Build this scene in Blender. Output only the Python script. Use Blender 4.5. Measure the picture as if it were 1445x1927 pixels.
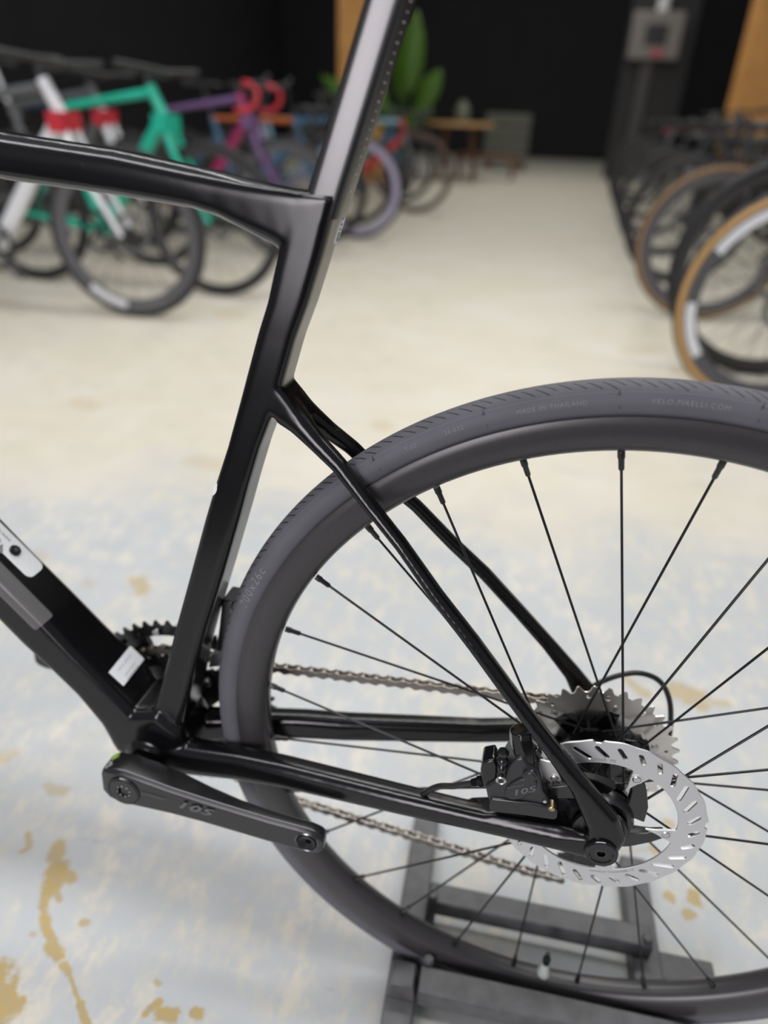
import bpy, bmesh, math, random
from mathutils import Vector, Matrix
random.seed(7)
for o in list(bpy.data.objects): bpy.data.objects.remove(o)
SC = bpy.context.scene
COL = SC.collection
PI = math.pi

# ------------------------------------------------------------------ camera
FPX, IW, IH = 1278.6, 1445.0, 1927.0
CAM = Vector((-0.11984, -0.41573, 0.81239))
RW = Vector((0.981856, 0.186442, 0.034614)); UW = Vector((-0.123784, 0.491880, 0.861819)); FW = Vector((-0.143653, 0.850467, -0.506034))
cd = bpy.data.cameras.new('camera'); cam = bpy.data.objects.new('camera', cd); COL.objects.link(cam)
m = Matrix((RW, UW, -FW)).transposed().to_4x4(); m.translation = CAM
cam.matrix_world = m
cd.sensor_fit = 'VERTICAL'; cd.sensor_height = 36.0; cd.lens = FPX / IH * 36.0
cd.clip_start = 0.01; cd.clip_end = 200
cd.dof.use_dof = True; cd.dof.focus_distance = 0.50; cd.dof.aperture_fstop = (cd.lens / 1000) / 0.0098
SC.camera = cam

# ------------------------------------------------------------------ world, light, exposure
SC.view_settings.view_transform = 'Standard'; SC.view_settings.look = 'None'
SC.view_settings.gamma = 1.0; SC.view_settings.exposure = 0.0
SC.view_settings.use_curve_mapping = False
wd = bpy.data.worlds.new('world'); SC.world = wd; wd.use_nodes = True
wd.node_tree.nodes['Background'].inputs[0].default_value = (0.93, 0.96, 1.0, 1)
wd.node_tree.nodes['Background'].inputs[1].default_value = 0.25
def area(name, loc, target, sx, sy, power, colr):
    l = bpy.data.lights.new(name, 'AREA'); l.shape = 'RECTANGLE'; l.size = sx; l.size_y = sy; l.energy = power; l.color = colr
    o = bpy.data.objects.new(name, l); COL.objects.link(o); o.location = loc
    o.rotation_euler = (Vector(target) - Vector(loc)).to_track_quat('-Z', 'Y').to_euler()
    return o
area('daylight_doorway', (-1.33, -4.2, 1.95), (-1.33, 0.0, 1.95), 1.26, 1.9, 92, (1.0, 0.94, 0.99))
area('daylight_doorway_lower', (-1.33, -4.2, 0.55), (-1.33, 0.0, 0.55), 1.26, 0.85, 21, (1.0, 0.94, 0.99))
area('strip_light', (-0.8, 0.0, 3.5), (-0.8, 0.0, 0), 3.8, 0.55, 78, (0.97, 0.98, 1.0))
area('strip_light', (-0.1, 2.3, 3.6), (-0.1, 2.3, 0), 5.0, 0.45, 88, (0.99, 0.985, 0.97))  # second strip, added to brighten the mid floor
area('ceiling_fill', (0.0, 8.5, 4.6), (0.0, 8.5, 0), 1.6, 9.0, 160, (1.0, 0.96, 0.88))  # unseen overhead fill, added to keep the far floor bright

# ------------------------------------------------------------------ materials
def nt(name):
    mt = bpy.data.materials.new(name); mt.use_nodes = True
    t = mt.node_tree; b = t.nodes['Principled BSDF']
    return mt, t, b
MATS = {}
def pm(name, colr, rough=0.5, metal=0.0, spec=0.5, grain=0.0, gscale=900.0, bump=0.0, coat=0.0):
    if name in MATS: return MATS[name]
    mt, t, b = nt(name)
    b.inputs['Base Color'].default_value = (*colr, 1); b.inputs['Roughness'].default_value = rough
    b.inputs['Metallic'].default_value = metal; b.inputs['Specular IOR Level'].default_value = spec
    b.inputs['Coat Weight'].default_value = coat
    tc = t.nodes.new('ShaderNodeTexCoord'); n = t.nodes.new('ShaderNodeTexNoise')
    n.inputs['Scale'].default_value = gscale; n.inputs['Detail'].default_value = 3
    t.links.new(tc.outputs['Object'], n.inputs['Vector'])
    mr = t.nodes.new('ShaderNodeMapRange'); mr.inputs['To Min'].default_value = 1 - grain; mr.inputs['To Max'].default_value = 1 + grain
    t.links.new(n.outputs['Fac'], mr.inputs['Value'])
    vm = t.nodes.new('ShaderNodeVectorMath'); vm.operation = 'SCALE'; vm.inputs[0].default_value = colr
    t.links.new(mr.outputs[0], vm.inputs['Scale']); t.links.new(vm.outputs[0], b.inputs['Base Color'])
    if bump:
        bn = t.nodes.new('ShaderNodeBump'); bn.inputs['Strength'].default_value = bump; bn.inputs['Distance'].default_value = 0.001
        t.links.new(n.outputs['Fac'], bn.inputs['Height']); t.links.new(bn.outputs[0], b.inputs['Normal'])
    MATS[name] = mt
    return mt
M_frame = pm('satin black carbon', (0.0045, 0.0045, 0.0052), 0.19, 0, 0.45, 0.15, 1500, 0.0)
M_post = pm('satin seatpost carbon', (0.016, 0.015, 0.017), 0.26, 0, 0.85, 0.2, 2500, 0.02)
M_rim = pm('rim carbon', (0.040, 0.037, 0.039), 0.33, 0, 0.6, 0.2, 400)
M_blk = pm('black anodised metal', (0.010, 0.010, 0.011), 0.28, 0.0, 0.7, 0.1)
M_gloss = pm('gloss black', (0.006, 0.006, 0.007), 0.12, 0, 0.6, 0.1)
M_cal = pm('caliper paint', (0.020, 0.020, 0.022), 0.34, 0, 0.6, 0.2, 2000)
M_spoke = pm('spoke black', (0.018, 0.018, 0.019), 0.30, 0.4, 0.6, 0.1)
M_steel = pm('steel', (0.62, 0.62, 0.62), 0.30, 1.0, 0.5, 0.08, 1200)
M_cass = pm('cassette nickel', (0.82, 0.78, 0.74), 0.34, 1.0, 0.5, 0.08)
M_chain = pm('chain grey steel', (0.40, 0.365, 0.33), 0.36, 1.0, 0.5, 0.2)
M_white = pm('white label', (0.90, 0.91, 0.93), 0.5, 0, 0.4, 0.02)
M_ink = pm('dark ink', (0.05, 0.05, 0.055), 0.6)
M_greyink = pm('grey ink', (0.24, 0.24, 0.26), 0.6)
M_blueink = pm('pale blue ink', (0.42, 0.52, 0.66), 0.6)
M_logo = pm('grey logo print', (0.13, 0.13, 0.135), 0.65)
M_logo2 = pm('dark logo print', (0.045, 0.045, 0.047), 0.4)
M_emb = pm('embossed rubber', (0.23, 0.23, 0.25), 0.65)
M_cable = pm('black cable housing', (0.012, 0.012, 0.013), 0.4, 0, 0.5)
M_stand = pm('worn black steel', (0.085, 0.084, 0.088), 0.45, 0.0, 0.5, 0.6, 60, 0.05)
M_brass = pm('brass screw', (0.55, 0.42, 0.25), 0.35, 1.0)
M_valvecap = pm('clear valve cap', (0.55, 0.60, 0.55), 0.2, 0, 0.5)
M_lime = pm('lime paint mark', (0.22, 0.32, 0.03), 0.45)
def mat_clear():
    mt, t, b = nt('clear protective film')
    b.inputs['Base Color'].default_value = (0.30, 0.29, 0.29, 1); b.inputs['Roughness'].default_value = 0.26
    b.inputs['Specular IOR Level'].default_value = 0.8; b.inputs['Alpha'].default_value = 0.42
    return mt
M_film = mat_clear()
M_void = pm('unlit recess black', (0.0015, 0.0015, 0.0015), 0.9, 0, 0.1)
M_hole = pm('dark machined metal', (0.16, 0.16, 0.17), 0.25, 1.0)

def mat_tyre():
    mt, t, b = nt('tyre rubber'); N = t.nodes; L = t.links
    uv = N.new('ShaderNodeUVMap'); sp = N.new('ShaderNodeSeparateXYZ'); L.new(uv.outputs[0], sp.inputs[0])
    def math_(op, a, bb=None, c=None):
        n = N.new('ShaderNodeMath'); n.operation = op
        for i, v in enumerate((a, bb, c)):
            if v is None: continue
            if isinstance(v, (int, float)): n.inputs[i].default_value = v
            else: L.new(v, n.inputs[i])
        return n.outputs[0]
    u, v = sp.outputs[0], sp.outputs[1]           # u metres round the wheel, v metres across from the centre line
    av = math_('ABSOLUTE', v)
    # diagonal sipes on the shoulder between 3 and 10 mm from the centre line
    ph = math_('ADD', math_('MULTIPLY', u, 1 / 0.0085), math_('MULTIPLY', av, -1 / 0.0062))
    fr = math_('FRACT', ph)
    line = math_('LESS_THAN', fr, 0.17)
    seg = math_('FRACT', math_('MULTIPLY', math_('SUBTRACT', u, math_('MULTIPLY', av, 1.37)), 1 / 0.0425))
    lo = math_('GREATER_THAN', av, math_('ADD', 0.0020, math_('MULTIPLY', seg, 0.0030)))
    hi = math_('LESS_THAN', av, math_('ADD', 0.0082, math_('MULTIPLY', seg, 0.0035)))
    sipe = math_('MULTIPLY', math_('MULTIPLY', line, lo), hi)
    ring = math_('LESS_THAN', math_('ABSOLUTE', math_('SUBTRACT', av, 0.0128)), 0.00025)
    nz = N.new('ShaderNodeTexNoise'); nz.inputs['Scale'].default_value = 1500; nz.inputs['Detail'].default_value = 3
    tc = N.new('ShaderNodeTexCoord'); L.new(tc.outputs['Object'], nz.inputs['Vector'])
    n2 = N.new('ShaderNodeTexNoise'); n2.inputs['Scale'].default_value = 28; L.new(tc.outputs['Object'], n2.inputs['Vector'])
    cr = N.new('ShaderNodeMapRange'); cr.inputs['To Min'].default_value = 0.092; cr.inputs['To Max'].default_value = 0.140
    L.new(n2.outputs['Fac'], cr.inputs['Value'])
    base = math_('ADD', cr.outputs[0], math_('MULTIPLY', math_('SUBTRACT', nz.outputs['Fac'], 0.5), 0.03))
    base = math_('MULTIPLY', base, math_('SUBTRACT', 1.0, math_('MULTIPLY', sipe, 0.85)))
    base = math_('ADD', base, math_('MULTIPLY', ring, 0.05))
    cc = N.new('ShaderNodeCombineXYZ'); L.new(base, cc.inputs[0]); L.new(base, cc.inputs[1]); L.new(math_('MULTIPLY', base, 1.14), cc.inputs[2])
    L.new(cc.outputs[0], b.inputs['Base Color'])
    b.inputs['Roughness'].default_value = 0.62; b.inputs['Specular IOR Level'].default_value = 0.45
    h = math_('ADD', math_('MULTIPLY', sipe, -1.0), math_('ADD', math_('MULTIPLY', ring, 0.5), math_('MULTIPLY', nz.outputs['Fac'], 0.25)))
    bn = N.new('ShaderNodeBump'); bn.inputs['Strength'].default_value = 0.8; bn.inputs['Distance'].default_value = 0.0006
    L.new(h, bn.inputs['Height']); L.new(bn.outputs[0], b.inputs['Normal'])
    return mt
M_tyre = mat_tyre()

def mat_rotor():
    mt, t, b = nt('brushed stainless rotor'); N = t.nodes; L = t.links
    b.inputs['Metallic'].default_value = 1.0; b.inputs['Base Color'].default_value = (0.76, 0.76, 0.77, 1)
    tc = N.new('ShaderNodeTexCoord'); n = N.new('ShaderNodeTexNoise'); n.inputs['Scale'].default_value = 2600; n.inputs['Detail'].default_value = 2
    L.new(tc.outputs['Object'], n.inputs['Vector'])
    mr = N.new('ShaderNodeMapRange'); mr.inputs['To Min'].default_value = 0.40; mr.inputs['To Max'].default_value = 0.52
    L.new(n.outputs['Fac'], mr.inputs['Value']); L.new(mr.outputs[0], b.inputs['Roughness'])
    return mt
M_rotor = mat_rotor()

# ------------------------------------------------------------------ mesh helpers
class MB:
    def __init__(s): s.v = []; s.f = []
    def add(s, vs, fs):
        k = len(s.v); s.v += [tuple(x) for x in vs]; s.f += [tuple(i + k for i in f) for f in fs]; return s
    def box(s, c, size, rot=None, taper=1.0):
        c = Vector(c); hx, hy, hz = size[0] / 2, size[1] / 2, size[2] / 2
        vs = []
        for z in (-hz, hz):
            k = taper if z > 0 else 1.0
            for x, y in ((-hx * k, -hy * k), (hx * k, -hy * k), (hx * k, hy * k), (-hx * k, hy * k)):
                p = Vector((x, y, z)); p = rot @ p if rot else p; vs.append(c + p)
        return s.add(vs, [(3, 2, 1, 0), (4, 5, 6, 7), (0, 1, 5, 4), (1, 2, 6, 5), (2, 3, 7, 6), (3, 0, 4, 7)])
    def loft(s, rings, cap=True):
        n = len(rings[0]); vs = [p for r in rings for p in r]; fs = []
        for i in range(len(rings) - 1):
            for j in range(n):
                a = i * n + j; bq = i * n + (j + 1) % n
                fs.append((a, bq, bq + n, a + n))
        if cap:
            fs.append(tuple(range(n - 1, -1, -1))); fs.append(tuple((len(rings) - 1) * n + j for j in range(n)))
        return s.add(vs, fs)
    def tube(s, pts, r, n=10, cap=True):
        pts = [Vector(p) for p in pts]; rings = []; up = None
        for i, p in enumerate(pts):
            d = (pts[min(i + 1, len(pts) - 1)] - pts[max(i - 1, 0)]).normalized()
            if up is None:
                up = Vector((0, 1, 0)) if abs(d.y) < 0.9 else Vector((1, 0, 0))
            a = (up - d * up.dot(d)).normalized(); up = a; b = d.cross(a)
            rr = r[i] if isinstance(r, (list, tuple)) else r
            rings.append([p + a * (rr * math.cos(2 * PI * k / n)) + b * (rr * math.sin(2 * PI * k / n)) for k in range(n)])
        return s.loft(rings, cap)
    def lathe_y(s, prof, n=96, c=(0, 0, 0), closed=False, a0=0.0):
        # prof: (y, r) pairs turned round the Y axis
        c = Vector(c); vs = []; fs = []; m_ = len(prof)
        for i in range(n):
            a = a0 + 2 * PI * i / n
            for y, r in prof: vs.append(c + Vector((r * math.cos(a), y, r * math.sin(a))))
        mm = m_ if closed else m_ - 1
        for i in range(n):
            k = (i + 1) % n
            for j in range(mm):
                jj = (j + 1) % m_
                fs.append((i * m_ + j, i * m_ + jj, k * m_ + jj, k * m_ + j))
        return s.add(vs, fs)
    def disc_y(s, c, r, y0, y1, n=24, ch=0.0):
        # short cylinder along Y with chamfered front (y0 side)
        c = Vector((c[0], 0, c[1]))
        prof = [(y0, 0.00001), (y0, r - ch), (y0 + ch, r), (y1, r), (y1, 0.00001)]
        return s.lathe_y(prof, n, c)
    def prism(s, poly, y0, y1):
        n = len(poly)
        vs = [(x, y0, z) for x, z in poly] + [(x, y1, z) for x, z in poly]
        fs = [tuple(range(n)), tuple(range(2 * n - 1, n - 1, -1))] + [(i, i + n, (i + 1) % n + n, (i + 1) % n) for i in range(n)]
        return s.add(vs, fs)
    def mesh(s, name, smooth=35):
        me = bpy.data.meshes.new(name); me.from_pydata(s.v, [], s.f); me.update()
        bm = bmesh.new(); bm.from_mesh(me); bmesh.ops.recalc_face_normals(bm, faces=bm.faces); bm.to_mesh(me); bm.free()
        if smooth: shade(me, smooth)
        return me
    def build(s, name, mat, parent=None, smooth=35, bevel=0.0, seg=2):
        o = obj(name, s.mesh(name, smooth), mat, parent)
        if bevel:
            md = o.modifiers.new('bevel', 'BEVEL'); md.width = bevel; md.segments = seg; md.limit_method = 'ANGLE'; md.angle_limit = 0.6
        return o
def shade(me, ang=35):
    for p in me.polygons: p.use_smooth = True
    if ang < 170: me.set_sharp_from_angle(angle=math.radians(ang))
def obj(name, me, mat, parent=None):
    if mat and not me.materials: me.materials.append(mat)
    o = bpy.data.objects.new(name, me); COL.objects.link(o)
    if parent: o.parent = parent
    if mat and me.materials[0] != mat:
        o.material_slots[0].link = 'OBJECT'; o.material_slots[0].material = mat
    return o
def tag(o, label=None, cat=None, group=None, kind=None):
    if label: o['label'] = label
    if cat: o['category'] = cat
    if group: o['group'] = group
    if kind: o['kind'] = kind
    return o
def empty(name, loc=(0, 0, 0), rz=0.0):
    o = bpy.data.objects.new(name, None); COL.objects.link(o); o.location = loc; o.rotation_euler = (0, 0, rz)
    o.empty_display_size = 0.1
    return o
def from_curve(cu):
    o = bpy.data.objects.new('tmp', cu); COL.objects.link(o)
    dg = bpy.context.evaluated_depsgraph_get(); me = o.evaluated_get(dg).to_mesh()
    vs = [v.co.copy() for v in me.vertices]; fs = [tuple(p.vertices) for p in me.polygons]
    o.evaluated_get(dg).to_mesh_clear(); bpy.data.objects.remove(o); bpy.data.curves.remove(cu)
    return vs, fs
def plate2d(loops, half, bevel=0.0):
    # filled 2D outline with holes, solid of thickness 2*half; returns verts (x, y, thickness) and faces
    cu = bpy.data.curves.new('tmp', 'CURVE'); cu.dimensions = '2D'; cu.fill_mode = 'BOTH'; cu.extrude = max(half - bevel, 1e-5)
    cu.bevel_depth = bevel; cu.bevel_resolution = 0; cu.offset = -bevel
    for lp in loops:
        sp = cu.splines.new('POLY'); sp.points.add(len(lp) - 1)
        for i, p in enumerate(lp): sp.points[i].co = (p[0], p[1], 0, 1)
        sp.use_cyclic_u = True
    return from_curve(cu)
def text2d(body, size, shear=0.0, ex=0.0, space=1.0, bold=0.0, align='CENTER'):
    cu = bpy.data.curves.new('tmp', 'FONT'); cu.body = body; cu.size = size; cu.shear = shear; cu.extrude = ex
    cu.align_x = align; cu.align_y = 'CENTER'; cu.space_character = space; cu.offset = bold; cu.resolution_u = 3
    return from_curve(cu)
def plate_y(mb, loops, yc, half, bevel=0.0, cx=0.0, cz=0.0):
    vs, fs = plate2d(loops, half, bevel)
    return mb.add([(cx + v.x, yc + v.z, cz + v.y) for v in vs], fs)
def circ(r, n=24, c=(0, 0), a0=0.0):
    return [(c[0] + r * math.cos(a0 + 2 * PI * i / n), c[1] + r * math.sin(a0 + 2 * PI * i / n)) for i in range(n)]

# ------------------------------------------------------------------ bicycle frame of reference
# the bike leans a few degrees in its stand; its own axes: X rearwards, Y away from the camera side, Z up, origin at the rear axle
MBW = Matrix(((0.9994025, 0.0200629, 0.0281454), (-0.0219701, 0.9973626, 0.0691750), (-0.0266833, -0.0697521, 0.9972074)))
AX = Vector((0, 0, 0.33718)); RT = 0.338
CB = MBW.transposed() @ (CAM - AX); RB = MBW.transposed() @ RW; UB = MBW.transposed() @ UW; FB = MBW.transposed() @ FW
def at(px, py, Y):
    """point of the bicycle at side distance Y (bike axes) measured at picture position px, py"""
    d = RB * ((px - IW / 2) / FPX) + UB * ((IH / 2 - py) / FPX) + FB
    return CB + d * ((Y - CB.y) / d.y)
def xz(px, py, Y):
    q = at(px, py, Y); return (q.x, q.z)
def ground(px, py, z=0.0):
    d = RW * ((px - IW / 2) / FPX) + UW * ((IH / 2 - py) / FPX) + FW
    return CAM + d * ((z - CAM.z) / d.z)
def depth_pt(px, py, dep):
    d = RW * ((px - IW / 2) / FPX) + UW * ((IH / 2 - py) / FPX) + FW
    return CAM + d * dep

# ------------------------------------------------------------------ the room
def mat_floor():
    mt, t, b = nt('worn painted concrete floor'); N = t.nodes; L = t.links
    geo = N.new('ShaderNodeNewGeometry'); P = geo.outputs['Position']
    def noise(scale, det=4, rough=0.6, stretch=(1, 1, 1), off=(0, 0, 0)):
        mp = N.new('ShaderNodeMapping'); mp.inputs['Scale'].default_value = stretch; mp.inputs['Location'].default_value = off
        L.new(P, mp.inputs['Vector'])
        n = N.new('ShaderNodeTexNoise'); n.inputs['Scale'].default_value = scale; n.inputs['Detail'].default_value = det
        n.inputs['Roughness'].default_value = rough; L.new(mp.outputs[0], n.inputs['Vector']); return n.outputs['Fac']
    def ramp(v, a, bb, lo=0.0, hi=1.0):
        mr = N.new('ShaderNodeMapRange'); mr.interpolation_type = 'SMOOTHSTEP'
        mr.inputs['From Min'].default_value = a; mr.inputs['From Max'].default_value = bb
        mr.inputs['To Min'].default_value = lo; mr.inputs['To Max'].default_value = hi
        L.new(v, mr.inputs['Value']); return mr.outputs[0]
    def mt_(op, a, bb):
        n = N.new('ShaderNodeMath'); n.operation = op
        for i, v in enumerate((a, bb)):
            if isinstance(v, (int, float)): n.inputs[i].default_value = v
            else: L.new(v, n.inputs[i])
        return n.outputs[0]
    def mix(fac, A, B):
        n = N.new('ShaderNodeMix'); n.data_type = 'RGBA'
        L.new(fac, n.inputs['Factor'])
        for k, v in ((6, A), (7, B)):
            if isinstance(v, tuple): n.inputs[k].default_value = (*v, 1)
            else: L.new(v, n.inputs[k])
        return n.outputs[2]
    sep = N.new('ShaderNodeSeparateXYZ'); L.new(P, sep.inputs[0])
    X, Y = sep.outputs[0], sep.outputs[1]
    beige = (0.655, 0.605, 0.49); bluegrey = (0.49, 0.512, 0.53); pale = (0.70, 0.655, 0.575)
    # blue-grey paint worn through to beige screed, mostly near the stand
    edge = mt_('ADD', Y, mt_('MULTIPLY', mt_('SUBTRACT', noise(1.9, 4), 0.5), 1.1))
    near = ramp(edge, 1.18, 0.72)
    f1 = ramp(noise(9, 6, 0.7), 0.36, 0.60)
    f2 = ramp(noise(34, 5, 0.75, (1, 0.5, 1)), 0.44, 0.62)
    paint = mt_('MULTIPLY', near, mt_('SUBTRACT', 1.0, mt_('MULTIPLY', f1, mt_('MULTIPLY', f2, 0.95))))
    colr = mix(ramp(noise(2.3, 4), 0.35, 0.7), beige, pale)
    colr = mix(mt_('MULTIPLY', paint, 0.92), colr, bluegrey)
    # faint grey scuffs over the beige part
    colr = mix(mt_('MULTIPLY', ramp(noise(5, 5, 0.65, (1, 1.6, 1), (3, 1, 0)), 0.55, 0.75), 0.45), colr, (0.47, 0.47, 0.44))
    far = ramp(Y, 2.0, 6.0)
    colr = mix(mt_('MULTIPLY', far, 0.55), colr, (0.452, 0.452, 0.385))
    # dark scratches
    sc = ramp(noise(60, 3, 0.5, (0.25, 1.6, 1)), 0.70, 0.78)
    colr = mix(mt_('MULTIPLY', sc, mt_('MULTIPLY', near, 0.5)), colr, (0.16, 0.18, 0.20))
    # ochre stains with their own places: (picture measurement -> floor point), half axes in metres, turn
    n1 = noise(38, 5, 0.75); n2_ = noise(110, 3, 0.6)
    nd = mt_('ADD', mt_('MULTIPLY', mt_('SUBTRACT', n1, 0.5), 2.6), mt_('MULTIPLY', mt_('SUBTRACT', n2_, 0.5), 0.8))
    def vec(op, a, bb):
        n = N.new('ShaderNodeVectorMath'); n.operation = op
        for i, v in enumerate((a, bb)):
            if v is None: continue
            if isinstance(v, (tuple, Vector)): n.inputs[i].default_value = v
            elif op == 'SCALE' and i == 1: L.new(v, n.inputs['Scale'])
            else: L.new(v, n.inputs[i])
        return n
    tot = None
    # spilt drips measured as strokes: start, end (picture positions on the floor), half width in metres, strength
    S = [((110, 1592), (106, 1618), .013, .8), ((104, 1632), (96, 1665), .017, .9), ((112, 1645), (132, 1650), .011, .8), ((96, 1655), (112, 1695), .005, .8), ((88, 1672), (80, 1705), .007, .85), ((80, 1705), (86, 1740), .008, .9),
         ((86, 1740), (98, 1775), .006, .9), ((98, 1775), (112, 1798), .009, .9), ((118, 1815), (130, 1832), .005, .8), ((130, 1832), (150, 1890), .003, .8), ((150, 1890), (168, 1940), .005, .9),
         ((52, 1570), (56, 1590), .006, .7), ((55, 1595), (40, 1603), .005, .8), ((-15, 1850), (6, 1890), .030, .9), ((272, 1906), (298, 1886), .006, .9), ((300, 1912), (326, 1910), .010, .9), ((366, 1906), (372, 1910), .009, .9),
         ((154, 1737), (166, 1736), .005, .8), ((60, 1758), (64, 1759), .004, .6), ((86, 1478), (100, 1486), .008, .45), ((100, 1488), (122, 1490), .010, .5), ((-5, 1432), (30, 1416), .012, .4), ((294, 1848), (298, 1853), .004, .7),
         ((1180, 1282), (1215, 1306), .014, .6), ((1270, 1300), (1310, 1306), .024, .65), ((1295, 1318), (1325, 1330), .016, .65), ((1340, 1322), (1368, 1325), .010, .5), ((1258, 1688), (1262, 1690), .009, .8), ((1302, 1684), (1308, 1698), .010, .9),
         ((1294, 1722), (1300, 1720), .009, .8), ((1100, 1600), (1225, 1600), .004, .3), ((1225, 1598), (1232, 1604), .008, .8), ((1255, 1545), (1262, 1550), .007, .7),
         ((258, 1092), (268, 1110), .022, .6), ((164, 1096), (168, 1100), .012, .35), ((718, 798), (724, 803), .05, .3), ((425, 588), (435, 592), .08, .25), ((150, 755), (170, 765), .05, .25), ((370, 868), (410, 874), .05, .25), ((72, 1040), (78, 1050), .02, .25),
         ((1275, 700), (1300, 702), .05, .5), ((1190, 662), (1235, 655), .07, .25), ((342, 1366), (350, 1372), .014, .35)]
    for pa, pb, r, k in S:
        A = ground(*pa); B = ground(*pb); A.z = B.z = 0; ba = B - A
        d0 = vec('SUBTRACT', P, A).outputs[0]
        hh = mt_('MULTIPLY', vec('DOT_PRODUCT', d0, ba).outputs['Value'], 1 / max(ba.dot(ba), 1e-6))
        hh = mt_('MINIMUM', mt_('MAXIMUM', hh, 0.0), 1.0)
        sc_ = N.new('ShaderNodeVectorMath'); sc_.operation = 'SCALE'; sc_.inputs[0].default_value = ba; L.new(hh, sc_.inputs['Scale'])
        d = mt_('MULTIPLY', vec('LENGTH', vec('SUBTRACT', d0, sc_.outputs[0]).outputs[0], None).outputs['Value'], 1 / r)
        e = mt_('MULTIPLY', ramp(mt_('ADD', d, nd), 0.92, 0.55), k)
        tot = e if tot is None else mt_('MAXIMUM', tot, e)
    och = mix(ramp(noise(120, 3), 0.35, 0.65), (0.50, 0.335, 0.075), (0.42, 0.33, 0.18))
    colr = mix(tot, colr, och)
    L.new(colr, b.inputs['Base Color'])
    L.new(ramp(noise(14, 4), 0.3, 0.7, 0.38, 0.62), b.inputs['Roughness'])
    b.inputs['Specular IOR Level'].default_value = 0.35
    bn = N.new('ShaderNodeBump'); bn.inputs['Strength'].default_value = 0.12; bn.inputs['Distance'].default_value = 0.004
    L.new(noise(45, 5, 0.7), bn.inputs['Height']); L.new(bn.outputs[0], b.inputs['Normal'])
    return mt
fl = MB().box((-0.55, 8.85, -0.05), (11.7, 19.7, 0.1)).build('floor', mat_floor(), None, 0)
tag(fl, 'worn beige and blue grey painted concrete shop floor', None, None, 'structure')
pv = MB().box((-0.25, -5.5, -0.06), (14.0, 9.0, 0.1)).build('floor', pm('dark unseen ground', (0.055, 0.055, 0.057), 0.85, 0, 0.3, 0.4, 200), None, 0)  # unseen dark ground, added to cut bounce and reflection on the frame
tag(pv, 'dark unseen ground added in front to cut floor bounce', None, None, 'structure')
M_wall = pm('matt black wall paint', (0.020, 0.020, 0.024), 0.75, 0, 0.3, 0.25, 3)
w = MB().box((-0.55, 18.6, 2.6), (11.7, 0.2, 5.2)).build('wall_back', M_wall, None, 0); tag(w, 'black painted back wall of the shop', None, None, 'structure')
w = MB().box((-6.3, 9.9, 2.6), (0.2, 17.2, 5.2)).build('wall_left', M_wall, None, 0); tag(w, 'black painted side wall behind the left bikes', None, None, 'structure')
w = MB().box((5.2, 9.9, 2.6), (0.2, 17.2, 5.2)).build('wall_right', M_wall, None, 0); tag(w, 'black painted side wall behind the right bikes', None, None, 'structure')

M_filler = pm('black plinth board', (0.014, 0.014, 0.015), 0.6, 0, 0.4, 0.2, 5)  # black blocks added as a dark mass behind both bike rows
p_ = MB().box((-3.95, 6.1, .22), (.40, 8.0, .44)).build('dark_filler', M_filler, None, 0, .01); tag(p_, 'low black plinth behind the left row of bikes', 'filler')
p_ = MB().box((3.45, 7.0, .22), (.40, 10.0, .44)).build('dark_filler', M_filler, None, 0, .01); tag(p_, 'low black plinth behind the right row of bikes', 'filler')

# ------------------------------------------------------------------ the bicycle in the stand
bike = empty('road_bicycle')
bike.matrix_world = Matrix.Translation(AX - MBW @ Vector((0, 0, RT))) @ MBW.to_4x4()
tag(bike, 'satin black carbon road bicycle with disc brake, its rear wheel in the floor stand', 'bicycle')
def part(mb, name, mat, smooth=35, bevel=0.0, seg=2, parent=None):
    """a part of the bicycle (parent None) or a piece of one of its parts"""
    o = mb.build(name, mat, parent or bike, smooth, bevel, seg)
    if parent is None: o.location = (0, 0, RT)
    return o

# ---- frame: closed lofts joined into one smooth monocoque surface
def rrect(P, Q, y0, y1, r=0.35, n=5, shape=0.0):
    """rounded rectangle ring between in-plane points P and Q (x,z), from side y0 to y1"""
    P = Vector((P[0], 0, P[1])); Q = Vector((Q[0], 0, Q[1])); c = (P + Q) / 2; u = Q - P; h = u.length / 2; u.normalize()
    yc = (y0 + y1) / 2; w = abs(y1 - y0) / 2; rad = r * min(h, w) * 2 * 0.5
    pts = []
    for sx, sy, a0 in ((1, 1, 0), (-1, 1, PI / 2), (-1, -1, PI), (1, -1, 1.5 * PI)):
        for i in range(n):
            a = a0 + PI / 2 * i / (n - 1)
            p = c + u * (sx * (h - rad) + rad * math.cos(a)); y = yc + sy * (w - rad) + rad * math.sin(a)
            pts.append(Vector((p.x, y, p.z)))
    return pts
fb = MB()
def loft_px(st, mirror=False, r=0.5):
    """stations: (px P, px Q, outer y, inner y)"""
    rings = [rrect(xz(*a, yo), xz(*b_, yo), yo, yi, r) for a, b_, yo, yi in st]
    fb.loft(rings)
    if mirror: fb.loft([[Vector((p.x, -p.y, p.z)) for p in rg] for rg in rings])
# seat tube
ST = [((550, 368), (629, 372), .0170), ((540, 420), (617, 420), .0168), ((524, 478), (600, 488), .0165), ((505, 570), (573, 577), .0162), ((487, 630), (549, 643), .0160),
      ((453, 758), (519, 752), .0160), ((430, 845), (482, 850), .0165), ((405, 922), (460, 924), .0170), ((388, 979), (446, 977), .0172), ((357, 1095), (413, 1090), .0178),
      ((332, 1187), (383, 1187), .0185), ((316, 1253), (364, 1253), .0200), ((291, 1336), (346, 1330), .0230), ((268, 1420), (322, 1425), .0270)]
ST = [((a[0] - 6, a[1]), (b_[0] + 2, b_[1]), w_ + .0012) for a, b_, w_ in ST]
loft_px([(a, b_, -w_, w_) for a, b_, w_ in ST], r=0.38)
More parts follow.
